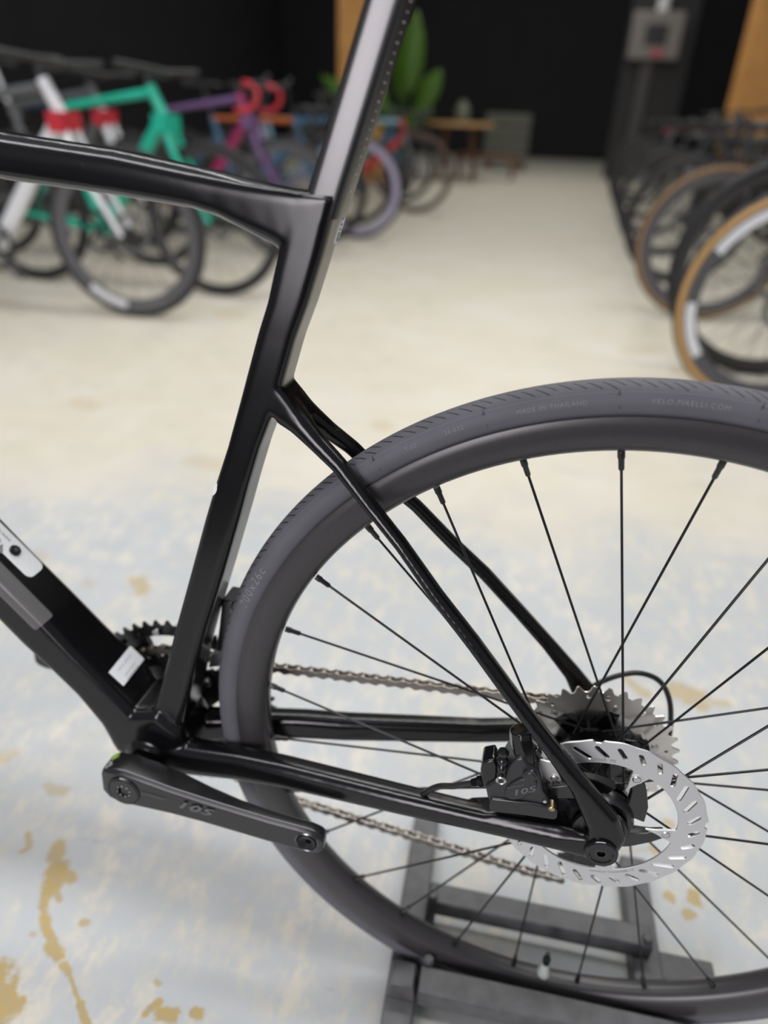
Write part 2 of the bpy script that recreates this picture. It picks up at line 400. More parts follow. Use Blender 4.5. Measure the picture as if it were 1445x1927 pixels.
# top tube: flat sides, ridged top
rings = []
def tt_ring(lo, hi, w_, rise):
    (x0, z0), (x1, z1) = lo, hi
    q = [(x0, w_ * .55, z0), (x0 * .8 + x1 * .2, w_ * .95, z0 * .8 + z1 * .2), (x1, w_, z1 - .0045), (x1, w_ * .965, z1 - .0010), (x1, w_ * .87, z1 + .0018), (x1, w_ * .55, z1 + rise * .88)]
    return [Vector(p) for p in q] + [Vector((x1, 0, z1 + rise))] + [Vector((p[0], -p[1], p[2])) for p in reversed(q)]
tl, tu = (xz(0, 340, -.02)), (xz(0, 270, -.02))
rings.append(tt_ring((-.80, .446), (-.80, .470), .024, .006))
for lo, hi, w_, rise in (((0, 340), (0, 270), .020, .0068), ((200, 368), (200, 301), .019, .0068), ((350, 393), (350, 333), .0185, .0066), ((400, 409), (400, 342), .0182, .0058), ((450, 435), (450, 351), .0182, .0045),
                         ((500, 460), (500, 358), .0183, .0030), ((530, 480), (540, 363), .0184, .0018), ((560, 500), (590, 369), .0184, .0008)):
    rings.append(tt_ring(xz(*lo, -w_), xz(*hi, -w_), w_, rise))
fb.loft(rings)
# head tube far ahead, fork crown stays out of the picture
fb.loft([rrect((-.845, z), (-.795, z), -.024, .024, .9) for z in (.31, .40, .50)])
# down tube: ridge edge and lower edge
DT = [((0, 1091), (-46, 1133), .0255), ((83, 1174), (38, 1218), .0262), ((137, 1232), (92, 1266), .0268), ((187, 1283), (140, 1312), .0275), ((240, 1338), (186, 1368), .0285), ((275, 1385), (214, 1420), .0290)]
rg = [rrect(xz(*a, -w_), xz(*b_, -w_), -w_, w_, .42) for a, b_, w_ in DT]
a0 = Vector(rg[0][0]); a1 = Vector(rg[1][0]); dvec = (a0 - a1).normalized()
rg.insert(0, [p + dvec * 0.40 for p in rg[0]])
fb.loft(rg)
# bottom bracket shell and the gusset between the tubes
BBX, BBZ = -0.4003, -0.0708
fb.lathe_y([(-.0360, .00001), (-.0360, .0160), (-.030, .0215), (.030, .0215), (.0360, .0160), (.0360, .00001)], 40, (BBX, 0, BBZ))
loft_px([((240, 1345), (205, 1405), -.028, .028), ((296, 1343), (235, 1440), -.030, .030), ((336, 1378), (300, 1450), -.030, .030), ((352, 1412), (345, 1450), -.026, .026)], r=.4)
# chain stays (both sides)
CS = [((262, 1404), (262, 1462), -.031, -.006), ((337, 1415), (337, 1465), -.034, -.008), ((441, 1429), (441, 1475), -.037, -.0150), ((524, 1446), (524, 1489), -.041, -.0195), ((607, 1467), (607, 1508), -.045, -.0235),
      ((750, 1503), (750, 1541), -.053, -.0320), ((880, 1534), (880, 1569), -.059, -.0390), ((960, 1552), (960, 1587), -.0635, -.0440), ((1050, 1572), (1050, 1608), -.068, -.0500), ((1112, 1580), (1110, 1622), -.0715, -.0575), ((1138, 1590), (1135, 1624), -.0715, -.0585)]
loft_px(CS, True, r=.75)
# seat stays (both sides) running into the dropouts
SS = [((515, 800), (533, 745), -.0165, .004), ((545, 818), (566, 786), -.0185, .000), ((578, 846), (601, 830), -.0212, -.0070), ((624, 889), (643, 876), -.025, -.0120), ((691, 972), (705, 961), -.032, -.0185), ((745, 1039), (758, 1029), -.040, -.0262), ((815, 1140), (829, 1129), -.049, -.0350),
      ((884, 1230), (900, 1219), -.057, -.0430), ((957, 1331), (974, 1319), -.064, -.0500), ((1022, 1420), (1042, 1407), -.069, -.0555), ((1075, 1496), (1107, 1484), -.0715, -.0580), ((1106, 1566), (1163, 1550), -.0718, -.0585), ((1108, 1600), (1178, 1590), -.0718, -.0585), ((1114, 1618), (1164, 1612), -.0718, -.0590)]
loft_px([((a[0] - 2, a[1] + 1), (b_[0] + 2, b_[1] - 1), yo - .0004, yi + .0006) for a, b_, yo, yi in SS], True, r=.85)
# bridge block where the stays leave the seat tube
loft_px([((500, 780), (519, 722), -.0168, .0168), ((530, 802), (545, 757), -.0175, .0175), ((556, 820), (571, 795), -.0185, .0185)], r=.35)
# raised flat mount for the brake on the chain stay
loft_px([((880, 1552), (880, 1536), -.0570, -.036), ((925, 1555), (925, 1535), -.0580, -.037), ((1040, 1582), (1042, 1556), -.0630, -.044), ((1084, 1592), (1087, 1566), -.0660, -.050)], r=.35)
def smooth_union(mb, voxel, it, fac=.5):
    me = mb.mesh('tmp', 0); o = bpy.data.objects.new('tmp', me); COL.objects.link(o)
    rm = o.modifiers.new('r', 'REMESH'); rm.mode = 'VOXEL'; rm.voxel_size = voxel
    sm = o.modifiers.new('s', 'SMOOTH'); sm.factor = fac; sm.iterations = it
    dg = bpy.context.evaluated_depsgraph_get(); dg.update()
    out = bpy.data.meshes.new_from_object(o.evaluated_get(dg)); bpy.data.objects.remove(o)
    shade(out, 180)
    return out
fm = smooth_union(fb, 0.0012, 22)
fm.name = 'frame'; fm.materials.clear()
frame = obj('frame', fm, M_frame, bike); frame.location = (0, 0, RT)

# ---- seatpost
sp = MB()
def sp_ring(f, r_, w_):
    (x0, z0), (x1, z1) = f, r_
    P = Vector((x0, 0, z0)); Q = Vector((x1, 0, z1)); d = Q - P
    pr = [(0.00, .0), (0.010, .40), (0.035, .70), (0.09, .92), (0.16, .99), (0.30, 1.0), (0.74, 1.0), (0.84, .99), (0.91, .955), (0.96, .88), (0.99, .74), (1.0, .45)]
    ring = [P + d * t + Vector((0, -w_ * k, 0)) for t, k in pr] + [P + d * t + Vector((0, w_ * k, 0)) for t, k in reversed(pr[1:])] 
    return ring
f0, r0 = Vector(at(575, 380, -.006)), Vector(at(646, 380, -.010)); f1, r1 = Vector(at(688, 0, -.006)), Vector(at(766, 0, -.010))
stn = []
for t in (-0.10, 0.0, 0.5, 1.0, 1.4, 1.72):
    a = f0.lerp(f1, t); b_ = r0.lerp(r1, t); stn.append(sp_ring((a.x, a.z), (b_.x, b_.z), .0155))
sp.loft(stn)
post = part(sp, 'seatpost', M_post, 40)
tk = MB()
for i in range(26):                                     # printed height marks on the trailing edge
    q = r0.lerp(r1, 0.06 + i * 0.0475); L_ = .0034 if i % 2 == 0 else .0018
    tk.box((q.x - .0002, -.0010 - L_ / 2, q.z), (.0016, L_, .0006))
part(tk, 'height_marks', M_white, 0, parent=post)
cl = MB()
ca = [Vector(p) for p in rrect(xz(548, 366, -.017), xz(632, 372, -.017), -.0176, .0176, .55, 7)]
cl.loft([[p + Vector((0, 0, -.0020)) for p in ca], [p + Vector((0.0002, 0, .0006)) for p in ca]])
part(cl, 'seat_clamp_ring', M_blk, 35)

# ---- rear tyre
TYC, TYR = 0.3248, 0.0132                              # centre radius of the casing, casing radius
def casing(v):
    """(y, r, normal) on the casing at arc distance v from the crown (negative: camera side)"""
    a = v / TYR; s = 1.0
    y = TYR * math.sin(a) * (1.0 if abs(a) < 1.7 else 1.0); r = TYC + TYR * math.cos(a)
    return y, r, math.sin(a), math.cos(a)
def mk_tyre():
    nv, nu = 40, 240; vmax = TYR * 2.38
    vs = []; fs = []; uvs = []
    for i in range(nu):
        th = 2 * PI * i / nu
        for j in range(nv + 1):
            v = -vmax + 2 * vmax * j / nv; y, r, _, _ = casing(v); vs.append((-r * math.cos(th), y, r * math.sin(th)))
    for i in range(nu):
        for j in range(nv):
            k = (i + 1) % nu
            fs.append((i * (nv + 1) + j, k * (nv + 1) + j, k * (nv + 1) + j + 1, i * (nv + 1) + j + 1))
            u0, u1 = 2 * PI * i / nu * .338, 2 * PI * (i + 1) / nu * .338
            v0, v1 = -vmax + 2 * vmax * j / nv, -vmax + 2 * vmax * (j + 1) / nv
            uvs += [(u0, v0), (u1, v0), (u1, v1), (u0, v1)]
    me = bpy.data.meshes.new('tyre'); me.from_pydata(vs, [], fs); me.update()
    ul = me.uv_layers.new(name='UVMap')
    for i, q in enumerate(uvs): ul.data[i].uv = q
    shade(me, 180); return me
tyre = obj('tyre', mk_tyre(), M_tyre, bike); tyre.location = (0, 0, RT)
def on_tyre(x, y, h, th0, v0):
    """text coordinates (x along, y up towards the crown) to the camera-side wall, th measured as on the picture"""
    v = v0 + y; yy, r, ny, nr = casing(v); th = th0 + x / r
    r += nr * h; yy += ny * h
    return (-r * math.cos(th), yy, r * math.sin(th))
def th_px(px, py, Y=-.0125):
    q = at(px, py, Y); return math.atan2(q.z, -q.x)
def tyre_text(body, size, px, py, v0, ex=.0003, space=1.1, bold=0.0):
    vs, fs = text2d(body, size, 0, 0, space, bold); th = th_px(px, py)
    mb = MB(); mb.add([on_tyre(p.x, p.y, .00025, th, v0) for p in vs], fs)
    return part(mb, 'sidewall_lettering', M_emb, 0, parent=tyre)
VW = -TYR * 1.42
tyre_text('700x26c', .0105, 497, 1118, -TYR * 1.36, space=1.25)
tyre_text('MADE IN THAILAND', .0042, 1040, 787, VW, space=1.2)
tyre_text('VELO.PIRELLI.COM', .0046, 1294, 784, VW, space=1.25)
tyre_text('26-622', .0042, 862, 829, VW, space=1.2)
tyre_text('T-02', .0042, 782, 858, VW, space=1.2)
for px, py in ((717, 886), (918, 803), (1165, 770), (1425, 795)):
    th = th_px(px, py); tick = MB()
    q = [on_tyre(x, y, .0006, th, -TYR * 1.36) for x, y in ((-.0005, -.0055), (.0005, -.0055), (.0005, .0045), (-.0005, .0045))]
    tick.add(q, [(0, 1, 2, 3)])
    q = [on_tyre(x, y, .0006, th, -TYR * 1.36) for x, y in ((-.0016, .0030), (.0000, .0068), (.0004, .0064), (-.0008, .0028))]
    tick.add(q, [(0, 1, 2, 3)])
    part(tick, 'wear_tick', M_ink, 0, parent=tyre)

# ---- rim with spokes and nipples
RI = 0.2900
half = [(0.0, RI), (.0040, RI + .0003), (.0075, RI + .0018), (.0100, RI + .0045), (.0118, RI + .0085), (.0130, RI + .0145), (.0133, RI + .0205), (.0130, RI + .0258), (.0126, RI + .0265), (.0112, RI + .0265), (.0105, RI + .0225), (0, RI + .021)]
prof = half + [(-y, r) for y, r in reversed(half[1:-1])]
rb = MB(); rb.lathe_y(prof, 200, (0, 0, 0), True)
rim = part(rb, 'rim', M_rim, 50)
TH0, NSP = 1.4231, 28
nip_me = MB().lathe_y([(0, .00001), (0, .0026), (.0045, .0026), (.0055, .0021), (.0125, .0020), (.0135, .0014), (.0135, .00001)], 10).mesh('nipple', 40)
nip_me.materials.append(M_blk)
sp_me = None
for k in range(NSP):
    th = TH0 - k * 2 * PI / NSP
    left = (k % 2 == 0); sgn = 1 if (k // 2) % 2 == 0 else -1
    fl_r, fl_y = (.0225, -.0335) if left else (.0265, .0185)
    # leaves the hub on one side of the centre line, two crosses
    ha = th + sgn * math.radians(58)
    A = Vector((-(RI - .002) * math.cos(th), (-.0012 if left else .0012), (RI - .002) * math.sin(th)))
    Hh = Vector((-fl_r * math.cos(ha), fl_y, fl_r * math.sin(ha)))
    d = (Hh - A); Ln = d.length; d.normalize()
    if sp_me is None:
        sm_ = MB(); sm_.lathe_y([(0, .00001), (0, .00100), (1.0, .00100), (1.0, .00001)], 8); sp_me = sm_.mesh('spoke', 60); sp_me.materials.append(M_spoke)
    q = d.to_track_quat('Y', 'Z').to_matrix().to_4x4()
    s_ = obj('spoke', sp_me, M_spoke, rim); s_.matrix_local = Matrix.Translation(A) @ q @ Matrix.Diagonal((1, Ln, 1, 1))
    n_ = obj('nipple', nip_me, M_blk, rim); n_.matrix_local = Matrix.Translation(A - d * .001) @ q
# valve
vq = at(1022, 1832, 0.0); va = math.atan2(vq.z, vq.x); vd = Vector((-math.cos(va), 0, -math.sin(va)))
vb = Vector((RI * math.cos(va), 0, RI * math.sin(va)))
vs_ = MB(); vs_.tube([vb, vb + vd * .018, vb + vd * .019, vb + vd * .026, vb + vd * .027, vb + vd * .034], [.0030, .0030, .0040, .0040, .0026, .0022], 12)
valve = part(vs_, 'valve', M_blk, parent=rim)
vc = MB(); vc.tube([vb, vb + vd * .004, vb + vd * .010, vb + vd * .017], [.0068, .0068, .0048, .0036], 14)
part(vc, 'valve_nut', M_valvecap, parent=valve)

# ---- hub
hb = MB()
hb.lathe_y([(-.070, .00001), (-.070, .0095), (-.058, .0095), (-.058, .0180), (-.046, .0180), (-.044, .0150), (-.0375, .0150), (-.0365, .0255), (-.0315, .0255), (-.0300, .0150), (-.010, .0120), (.010, .0140), (.0160, .0200), (.0165, .0290), (.0205, .0290), (.0215, .0180), (.070, .0150), (.070, .00001)], 48)
hub = part(hb, 'hub', M_gloss, 30)
cn = MB()                                               # centre-lock ring with its fine splines
gl = []
for i in range(160):
    a = 2 * PI * i / 160; r = .0205 + (.0006 if i % 2 else 0); gl.append((r * math.cos(a), r * math.sin(a)))
plate_y(cn, [gl, circ(.0118, 32)], -.0600, .0022, .0003)
part(cn, 'lock_ring', M_blk, 30, parent=hub)

# ---- brake rotor
RY = -.0478; RR = .0796
def rotor():
    out = []; n = 240
    c0 = at(1118, 1392, RY); t0 = math.atan2(c0.z, c0.x)
    for i in range(n):
        a = 2 * PI * i / n; u = ((a - t0) / (2 * PI) * 4) % 1.0
        r = RR - .0022 * (u if u < .5 else 1 - u) * .9 - (.0024 if u > .955 else 0) - .0007 * math.sin(u * 2 * PI * 3) ** 2
        out.append((r * math.cos(a), r * math.sin(a)))
    inn = []
    rv = at(1195, 1468, RY); ra0 = math.atan2(rv.z, rv.x)
    for i in range(n):
        a = 2 * PI * i / n; u = ((a - ra0) / (2 * PI) * 5 + .5) % 1.0 - .5
        k = abs(u) / .085
        r = .0580 - (.0100 * math.sqrt(max(0, 1 - (k * .92) ** 2)) if k < 1 else 0) - .0012 * math.exp(-(abs(u) - .085) * 30)
        inn.append((r * math.cos(a), r * math.sin(a)))
    loops = [out, inn]
    ns = 30
    for i in range(ns):
        a = ra0 + 2 * PI * (i + .5) / ns; g = i % 6
        ln = (.0105, .0122, .0150, .0172, .0140, .0112)[g] / 2; wd_ = .00175; rc = .0694 + (.0006, .0, -.0010, -.0018, 0, .0008)[g]
        tl_ = a + math.radians(42)                      # slot leans off the radius
        c = Vector((rc * math.cos(a), rc * math.sin(a))); u = Vector((math.cos(tl_), math.sin(tl_))); v = Vector((-u.y, u.x))
        lp = []
        for kx, s0 in ((1, -PI / 2), (-1, PI / 2)):
            for j in range(4):
                b2 = s0 + PI * j / 3; lp.append(c + u * (kx * (ln - wd_)) + u * (wd_ * math.cos(b2)) + v * (wd_ * math.sin(b2)))
        loops.append([(p.x, p.y) for p in lp])
    rv_ = [(.0512 * math.cos(ra0 + 2 * PI * i / 5), .0512 * math.sin(ra0 + 2 * PI * i / 5)) for i in range(5)]
    return loops, rv_, ra0
loops, rivs, ra0 = rotor()
rmb = MB(); plate_y(rmb, loops, RY, .0009, .00022)
rot = part(rmb, 'brake_rotor', M_rotor, 30)
for x, z in rivs:
    b_ = MB(); b_.lathe_y([(-.0016, .00001), (-.0016, .0024), (-.0010, .0032), (.0022, .0032), (.0022, .00001)], 24, (x, RY, z)); part(b_, 'rivet', M_steel, 30, parent=rot)
    b_ = MB(); b_.lathe_y([(-.00115, .0033), (-.00115, .0046), (-.0008, .0048)], 24, (x, RY, z)); part(b_, 'rivet_washer', M_rotor, 30, parent=rot)
sp_b = MB()                                             # black five-armed carrier
sp_b.lathe_y([(RY + .0055, .0175), (RY - .0030, .0175), (RY - .0060, .0205), (RY - .0060, .0235), (RY - .0010, .0262), (RY + .0055, .0262)], 60, closed=True)
part(sp_b, 'rotor_carrier', M_blk, 30, parent=rot)
for i, (x, z) in enumerate(rivs):
    a = ra0 + 2 * PI * i / 5; mb = MB()
    pth = []
    for t in (0, .33, .66, 1):
        aa = a + math.radians(-52) * (1 - t) ** 1.3; r = .0235 + (.0512 - .0235) * t; pth.append(Vector((r * math.cos(aa), 0, r * math.sin(aa))))
    rings = []
    for j, p in enumerate(pth):
        d = (pth[min(j + 1, 3)] - pth[max(j - 1, 0)]).normalized(); s = Vector((-d.z, 0, d.x)); hw = (.0115, .0075, .0055, .0048)[j]; th_ = (.0050, .0042, .0034, .0012)[j]
        rings.append([p + s * hw + Vector((0, RY + .0012 - th_ * .2, 0)), p - s * hw + Vector((0, RY + .0012 - th_ * .2, 0)), p - s * hw + Vector((0, RY + .0012 + th_ * 1.5, 0)), p + s * hw + Vector((0, RY + .0012 + th_ * 1.5, 0))])
    mb.loft(rings); part(mb, 'carrier_arm', M_blk, 35, .0008, parent=rot)
def flat_text(body, size, org, ux, uz, mat, parent, shear=0.0, space=1.0, bold=0.0, lift=Vector((0, -.0002, 0)), sx=1.0, name='lettering'):
    vs, fs = text2d(body, size, shear, 0, space, bold); mb = MB()
    mb.add([Vector(org) + Vector(ux) * (p.x * sx) + Vector(uz) * p.y + lift for p in vs], fs)
    return part(mb, name, mat, 0, parent=parent)
def arc_text(body, size, r, a_mid, y, mat, parent, up=1):
    vs, fs = text2d(body, size, 0, 0, 1.05); mb = MB(); pts = []
    for p in vs:
        a = a_mid - up * p.x / r; rr = r + up * p.y; pts.append((rr * math.cos(a), y, rr * math.sin(a)))
    mb.add(pts, fs); part(mb, 'rotor_lettering', mat, 0, parent=parent)
q = at(1107, 1434, RY); arc_text('SM-RT70-160 CHINA  YC', .0036, .0612, math.atan2(q.z, q.x), RY - .00105, M_greyink, rot)
q = at(1150, 1637, RY); arc_text('MINIMUM THICKNESS 1.5', .0030, .0610, math.atan2(q.z, q.x), RY - .00105, M_greyink, rot, -1)

# ---- thru axle head in the near dropout
axp = at(1131, 1606, -.0735)
ax = MB(); ax.lathe_y([(-.0012, .0125), (-.0024, .0118), (-.0024, .0090), (-.0014, .0082), (-.0014, .0052), (.010, .0052), (.010, .0128), (0, .0128)], 40, (axp.x, -.0728, axp.z), True)
axle = part(ax, 'thru_axle', M_gloss, 30)
hx = MB(); plate_y(hx, [circ(.0054, 24), circ(.0034, 6)], -.0738, .0004, 0, axp.x, axp.z); part(hx, 'axle_hex_socket', M_blk, 20, parent=axle)
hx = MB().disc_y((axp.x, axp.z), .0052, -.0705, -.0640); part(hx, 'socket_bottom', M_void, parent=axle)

# ---- cassette
def gear_loop(n_t, depth=.0036, pitch=.0127, cut=0.0):
    rp = pitch / (2 * math.sin(PI / n_t)); lp = []
    for i in range(n_t):
        a = 2 * PI * i / n_t; s = 2 * PI / n_t
        for t, k in ((0, -.0038), (.14, -.0036), (.27, -.0016), (.38, .0012), (.46, depth - .0014), (.54, depth - .0014), (.62, .0012), (.73, -.0016), (.86, -.0036)):
            lp.append(((rp + k) * math.cos(a + t * s), (rp + k) * math.sin(a + t * s)))
    return lp, rp
COGS = [34, 30, 27, 24, 21, 19, 17, 15, 14, 13, 12, 11]
cass = None; CY0 = .0235
for i, n_t in enumerate(COGS):
    lp, rp = gear_loop(n_t); loops = [lp]
    if i < 4:
        loops.append(circ(rp - (.0215 if i == 0 else .017), 48))
        nh = 24 if i == 0 else 16
        for k in range(nh):
            if k % 3 == 2: continue
            a = 2 * PI * k / nh; loops.append(circ(.0018 if k % 2 else .0026, 10, ((rp - .0085) * math.cos(a), (rp - .0085) * math.sin(a))))
    else: loops.append(circ(.0165, 32))
    mb = MB(); plate_y(mb, loops, CY0 + i * .0034, .0008, .0001)
    if cass is None: cass = part(mb, 'cassette', M_cass, 25)
    else: part(mb, 'cog', M_cass, 25, parent=cass)
car = MB()
for k in range(6):
    a = 2 * PI * k / 6 + .35; d = Vector((math.cos(a), 0, math.sin(a))); s = Vector((-d.z, 0, d.x)); rings = []
    for r, hw, y0, y1 in ((.016, .010, .030, .046), (.030, .0075, .0265, .040), (.044, .0062, .0245, .034), (.0545, .0050, .0245, .030)):
        rings.append([d * r + s * hw + Vector((0, y0, 0)), d * r - s * hw + Vector((0, y0, 0)), d * r - s * hw + Vector((0, y1, 0)), d * r + s * hw + Vector((0, y1, 0))])
    car.loft(rings)
car.lathe_y([(.024, .014), (.024, .021), (.050, .021), (.050, .014)], 40, closed=True)
part(car, 'cog_carrier', M_gloss, 35, .0008, parent=cass)
for k in range(6):
    a = 2 * PI * k / 6 + .35
    b_ = MB(); b_.lathe_y([(-.0016, .00001), (-.0016, .0014), (-.0014, .0030), (.001, .0034)], 16, (.0515 * math.cos(a), CY0 - .0008, .0515 * math.sin(a))); part(b_, 'cassette_rivet', M_steel, 35, parent=cass)

# ---- crankset: chainrings on the far side, both arms, near arm in front
def ring_part(n_t, y, mat, name, inner):
    lp, rp = gear_loop(n_t); mb = MB(); plate_y(mb, [lp, circ(inner, 60)], y, .0011, .0002, BBX, BBZ); return part(mb, name, mat, 25)
cr50 = ring_part(50, .0470, M_blk, 'outer_chainring', .086)
cr34 = ring_part(34, .0395, M_blk, 'inner_chainring', .056)
web = MB()
for k in range(4):
    a = math.radians(40 + 90 * k); d = Vector((math.cos(a), 0, math.sin(a))); s = Vector((-d.z, 0, d.x)); rings = []
    for r, hw in ((.012, .018), (.045, .014), (.070, .017), (.089, .024)):
        p = Vector((BBX, 0, BBZ)) + d * r; rings.append([p + s * hw + Vector((0, .046, 0)), p - s * hw + Vector((0, .046, 0)), p - s * hw + Vector((0, .053, 0)), p + s * hw + Vector((0, .053, 0))])
    web.loft(rings)
for k in range(24):                                     # raised ribs behind the big ring
    a = 2 * PI * k / 24; d = Vector((math.cos(a), 0, math.sin(a))); p = Vector((BBX, .0445, BBZ)) + d * .0905
    web.box(p, (.006, .003, .010), Matrix.Rotation(-a, 3, 'Y'))
part(web, 'chainring_spider', M_blk, 35, .001, parent=cr50)
for k in range(8):
    pin = MB(); a = 2 * PI * k / 8 + .25; pin.lathe_y([(-.004, .00001), (-.004, .0034), (.001, .0034)], 14, (BBX + .0925 * math.cos(a), .0450, BBZ + .0925 * math.sin(a)))
    part(pin, 'chainring_pin', M_steel, 35, parent=cr50)
ped = at(577, 1585, -.0735); axl = at(234, 1487, -.0690)
cd_ = Vector((ped.x - axl.x, 0, ped.z - axl.z)); CL = cd_.length; cu_ = cd_.normalized(); cs_ = Vector((-cu_.z, 0, cu_.x))   # along the arm, and up across it
def arm(mirror, name):
    """crank arm: stations (distance along, half height up, half height down, outer y, inner y top, inner y bottom)"""
    S = [(-.0240, .0080, .0080, -.0640, -.0480), (-.0225, .0150, .0130, -.0668, -.0455), (-.015, .0205, .0175, -.0690, -.0445), (.000, .0222, .0195, -.0695, -.0445), (.020, .0195, .0180, -.0698, -.0445), (.045, .0165, .0160, -.0703, -.0470), (.075, .0150, .0150, -.0712, -.0530), (.105, .0143, .0150, -.0722, -.0580), (.135, .0138, .0150, -.0732, -.0608), (.160, .0140, .0150, -.0736, -.0615),
         (.172, .0140, .0148, -.0738, -.0615), (.180, .0118, .0122, -.0738, -.0617), (.1845, .0075, .0075, -.0736, -.0620)]
    mb = MB(); rings = []
    sc = CL / .170
    for t, hu, hd, yo, yi in S:
        c = Vector((axl.x, 0, axl.z)) + cu_ * (t * sc); bev = .0032
        pts = []
        for s, y in ((hu - bev, yo), (hu, yo + bev * .9), (hu * .97, yi - .004), (hu * .85, yi), (-hd * .85, yi), (-hd, yi - .004), (-hd, yo + bev * .9), (-hd + bev, yo)):
            pts.append(c + cs_ * s + Vector((0, y, 0)))
        rings.append(pts)
    mb.loft(rings)
    if mirror: mb.v = [(2 * BBX - x + (0), -y, 2 * BBZ - z) for x, y, z in mb.v]
    o = part(mb, name, M_blk, 35, .0012)
    return o
armn = arm(False, 'crank_arm')
armf = arm(True, 'crank_arm')
tag(armf, 'black crank arm on the far side of the frame')
# axle bolt recess with star socket
def star(r0_, r1_, n=8):
    return [((r0_ if i % 4 < 2 else r1_) * math.cos(2 * PI * i / (4 * n)), (r0_ if i % 4 < 2 else r1_) * math.sin(2 * PI * i / (4 * n))) for i in range(4 * n)]
mb = MB(); plate_y(mb, [circ(.0138, 40), star(.0072, .0056)], -.0702, .0010, .0004, axl.x, axl.z); cap = part(mb, 'axle_cap', M_blk, 25, parent=armn)
mb = MB(); mb.lathe_y([(0, .0138), (-.0010, .0142), (-.0010, .0154), (0, .0158)], 40, (axl.x, -.0698, axl.z)); part(mb, 'cap_ring', M_gloss, 40, parent=cap)
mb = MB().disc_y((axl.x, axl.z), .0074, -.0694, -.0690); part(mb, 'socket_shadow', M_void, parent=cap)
for i in range(8):
    a = 2 * PI * i / 8 + .2; mb = MB().box((axl.x + .0062 * math.cos(a), -.0700, axl.z + .0062 * math.sin(a)), (.0016, .0014, .0016), Matrix.Rotation(-a, 3, 'Y')); part(mb, 'socket_spline', M_steel, 20, parent=cap)
# pinch bolts on the end of the arm
for (px, py), mt_, nm in (((205, 1448), M_steel, 'pinch_bolt'), ((213, 1427), M_lime, 'pinch_bolt_head')):
    dn = (cs_ * .75 - cu_ * .66).normalized(); q = axl - cu_ * .0175 + cs_ * .0175; q = Vector((q.x, -.0615 if py > 1440 else -.0515, q.z))
    mb = MB(); mb.tube([q + dn * -.006, q + dn * .0006, q + dn * .0012], [.0045, .0045, .0036], 16); pb_ = part(mb, nm, mt_, 30, parent=armn)
    if mt_ is M_steel:
        mb = MB(); mb.tube([q + dn * .0005, q + dn * .0014], [.0019, .0019], 6); part(mb, 'bolt_hex', M_ink, 30, parent=pb_)
# pedal hole: sleeve, chamfer and thread rings; its dark inside is painted on a black disc
mb = MB(); mb.lathe_y([(-.0745, .0098), (-.0738, .0108), (-.0732, .0108)], 36, (ped.x, 0, ped.z)); mb.lathe_y([(-.0745, .0098), (-.0738, .0086)], 36, (ped.x, 0, ped.z)); hole = part(mb, 'pedal_hole', M_hole, 40, parent=armn)
mb = MB().disc_y((ped.x, ped.z), .0090, -.0743, -.0741); part(mb, 'hole_shade_disc', M_void, parent=hole)
mb = MB()
for i in range(5):
    o_ = i * .00075; mb.lathe_y([(-.07445 - .00002 * i, .0080 - i * .0011), (-.0747 - .00002 * i, .0077 - i * .0011), (-.07445 - .00002 * i, .0074 - i * .0011)], 28, (ped.x + o_ * .5, 0, ped.z + o_ * .9))
part(mb, 'hole_thread', M_ink, 40, parent=hole)
tx = cu_.copy(); tz = cs_.copy()
def arm_pt(px, py):
    q = at(px, py, -.0716); return q
flat_text('105', .0115, at(364, 1520, -.0714), cu_ + Vector((0, -.016, 0)), cs_, M_logo, armn, .35, 1.15, .0004, Vector((0, -.0009, 0)), 1.75)
flat_text('SHIMANO', .0042, at(288, 1497, -.0702), cu_ + Vector((0, -.012, 0)), cs_, M_logo, armn, 0, 1.15, .0, Vector((0, -.0009, 0)), 1.15)

# ---- chain: one object per link along the runs and round the sprockets
def plate_link(outer):
    mb = MB(); p = .0127; h = .0042; w_ = .0031 if outer else .0022; t = .0005
    lp = []
    for i in range(9): a = PI / 2 + PI * i / 8; lp.append((h * math.cos(a), h * math.sin(a)))
    lp.append((p / 2, -h * .55))
    for i in range(9): a = -PI / 2 + PI * i / 8; lp.append((p + h * math.cos(a), h * math.sin(a)))
    lp.append((p / 2, h * .55))
    for s in (-1, 1):
        mb.prism(lp, s * w_ - t, s * w_ + t)
    for x in (0, p):
        if outer: mb.lathe_y([(-.0037, .00001), (-.0037, .0016), (.0037, .0016), (.0037, .00001)], 8, (x, 0, 0))
        else: mb.lathe_y([(-.0018, .00001), (-.0018, .0036), (.0018, .0036), (.0018, .00001)], 8, (x, 0, 0))
    me = mb.mesh('chain_link', 35); me.materials.append(M_chain); return me
LO, LI = plate_link(True), plate_link(False)
CRP = .0127 / (2 * math.sin(PI / 34)); CGP = .0127 / (2 * math.sin(PI / 19))
c1 = Vector((BBX, .0395, BBZ)); ch_y1 = .0395; ch_y2 = CY0 + 5 * .0034
tp = at(515, 1255, .042); tq = at(1000, 1311, .042)
path = []
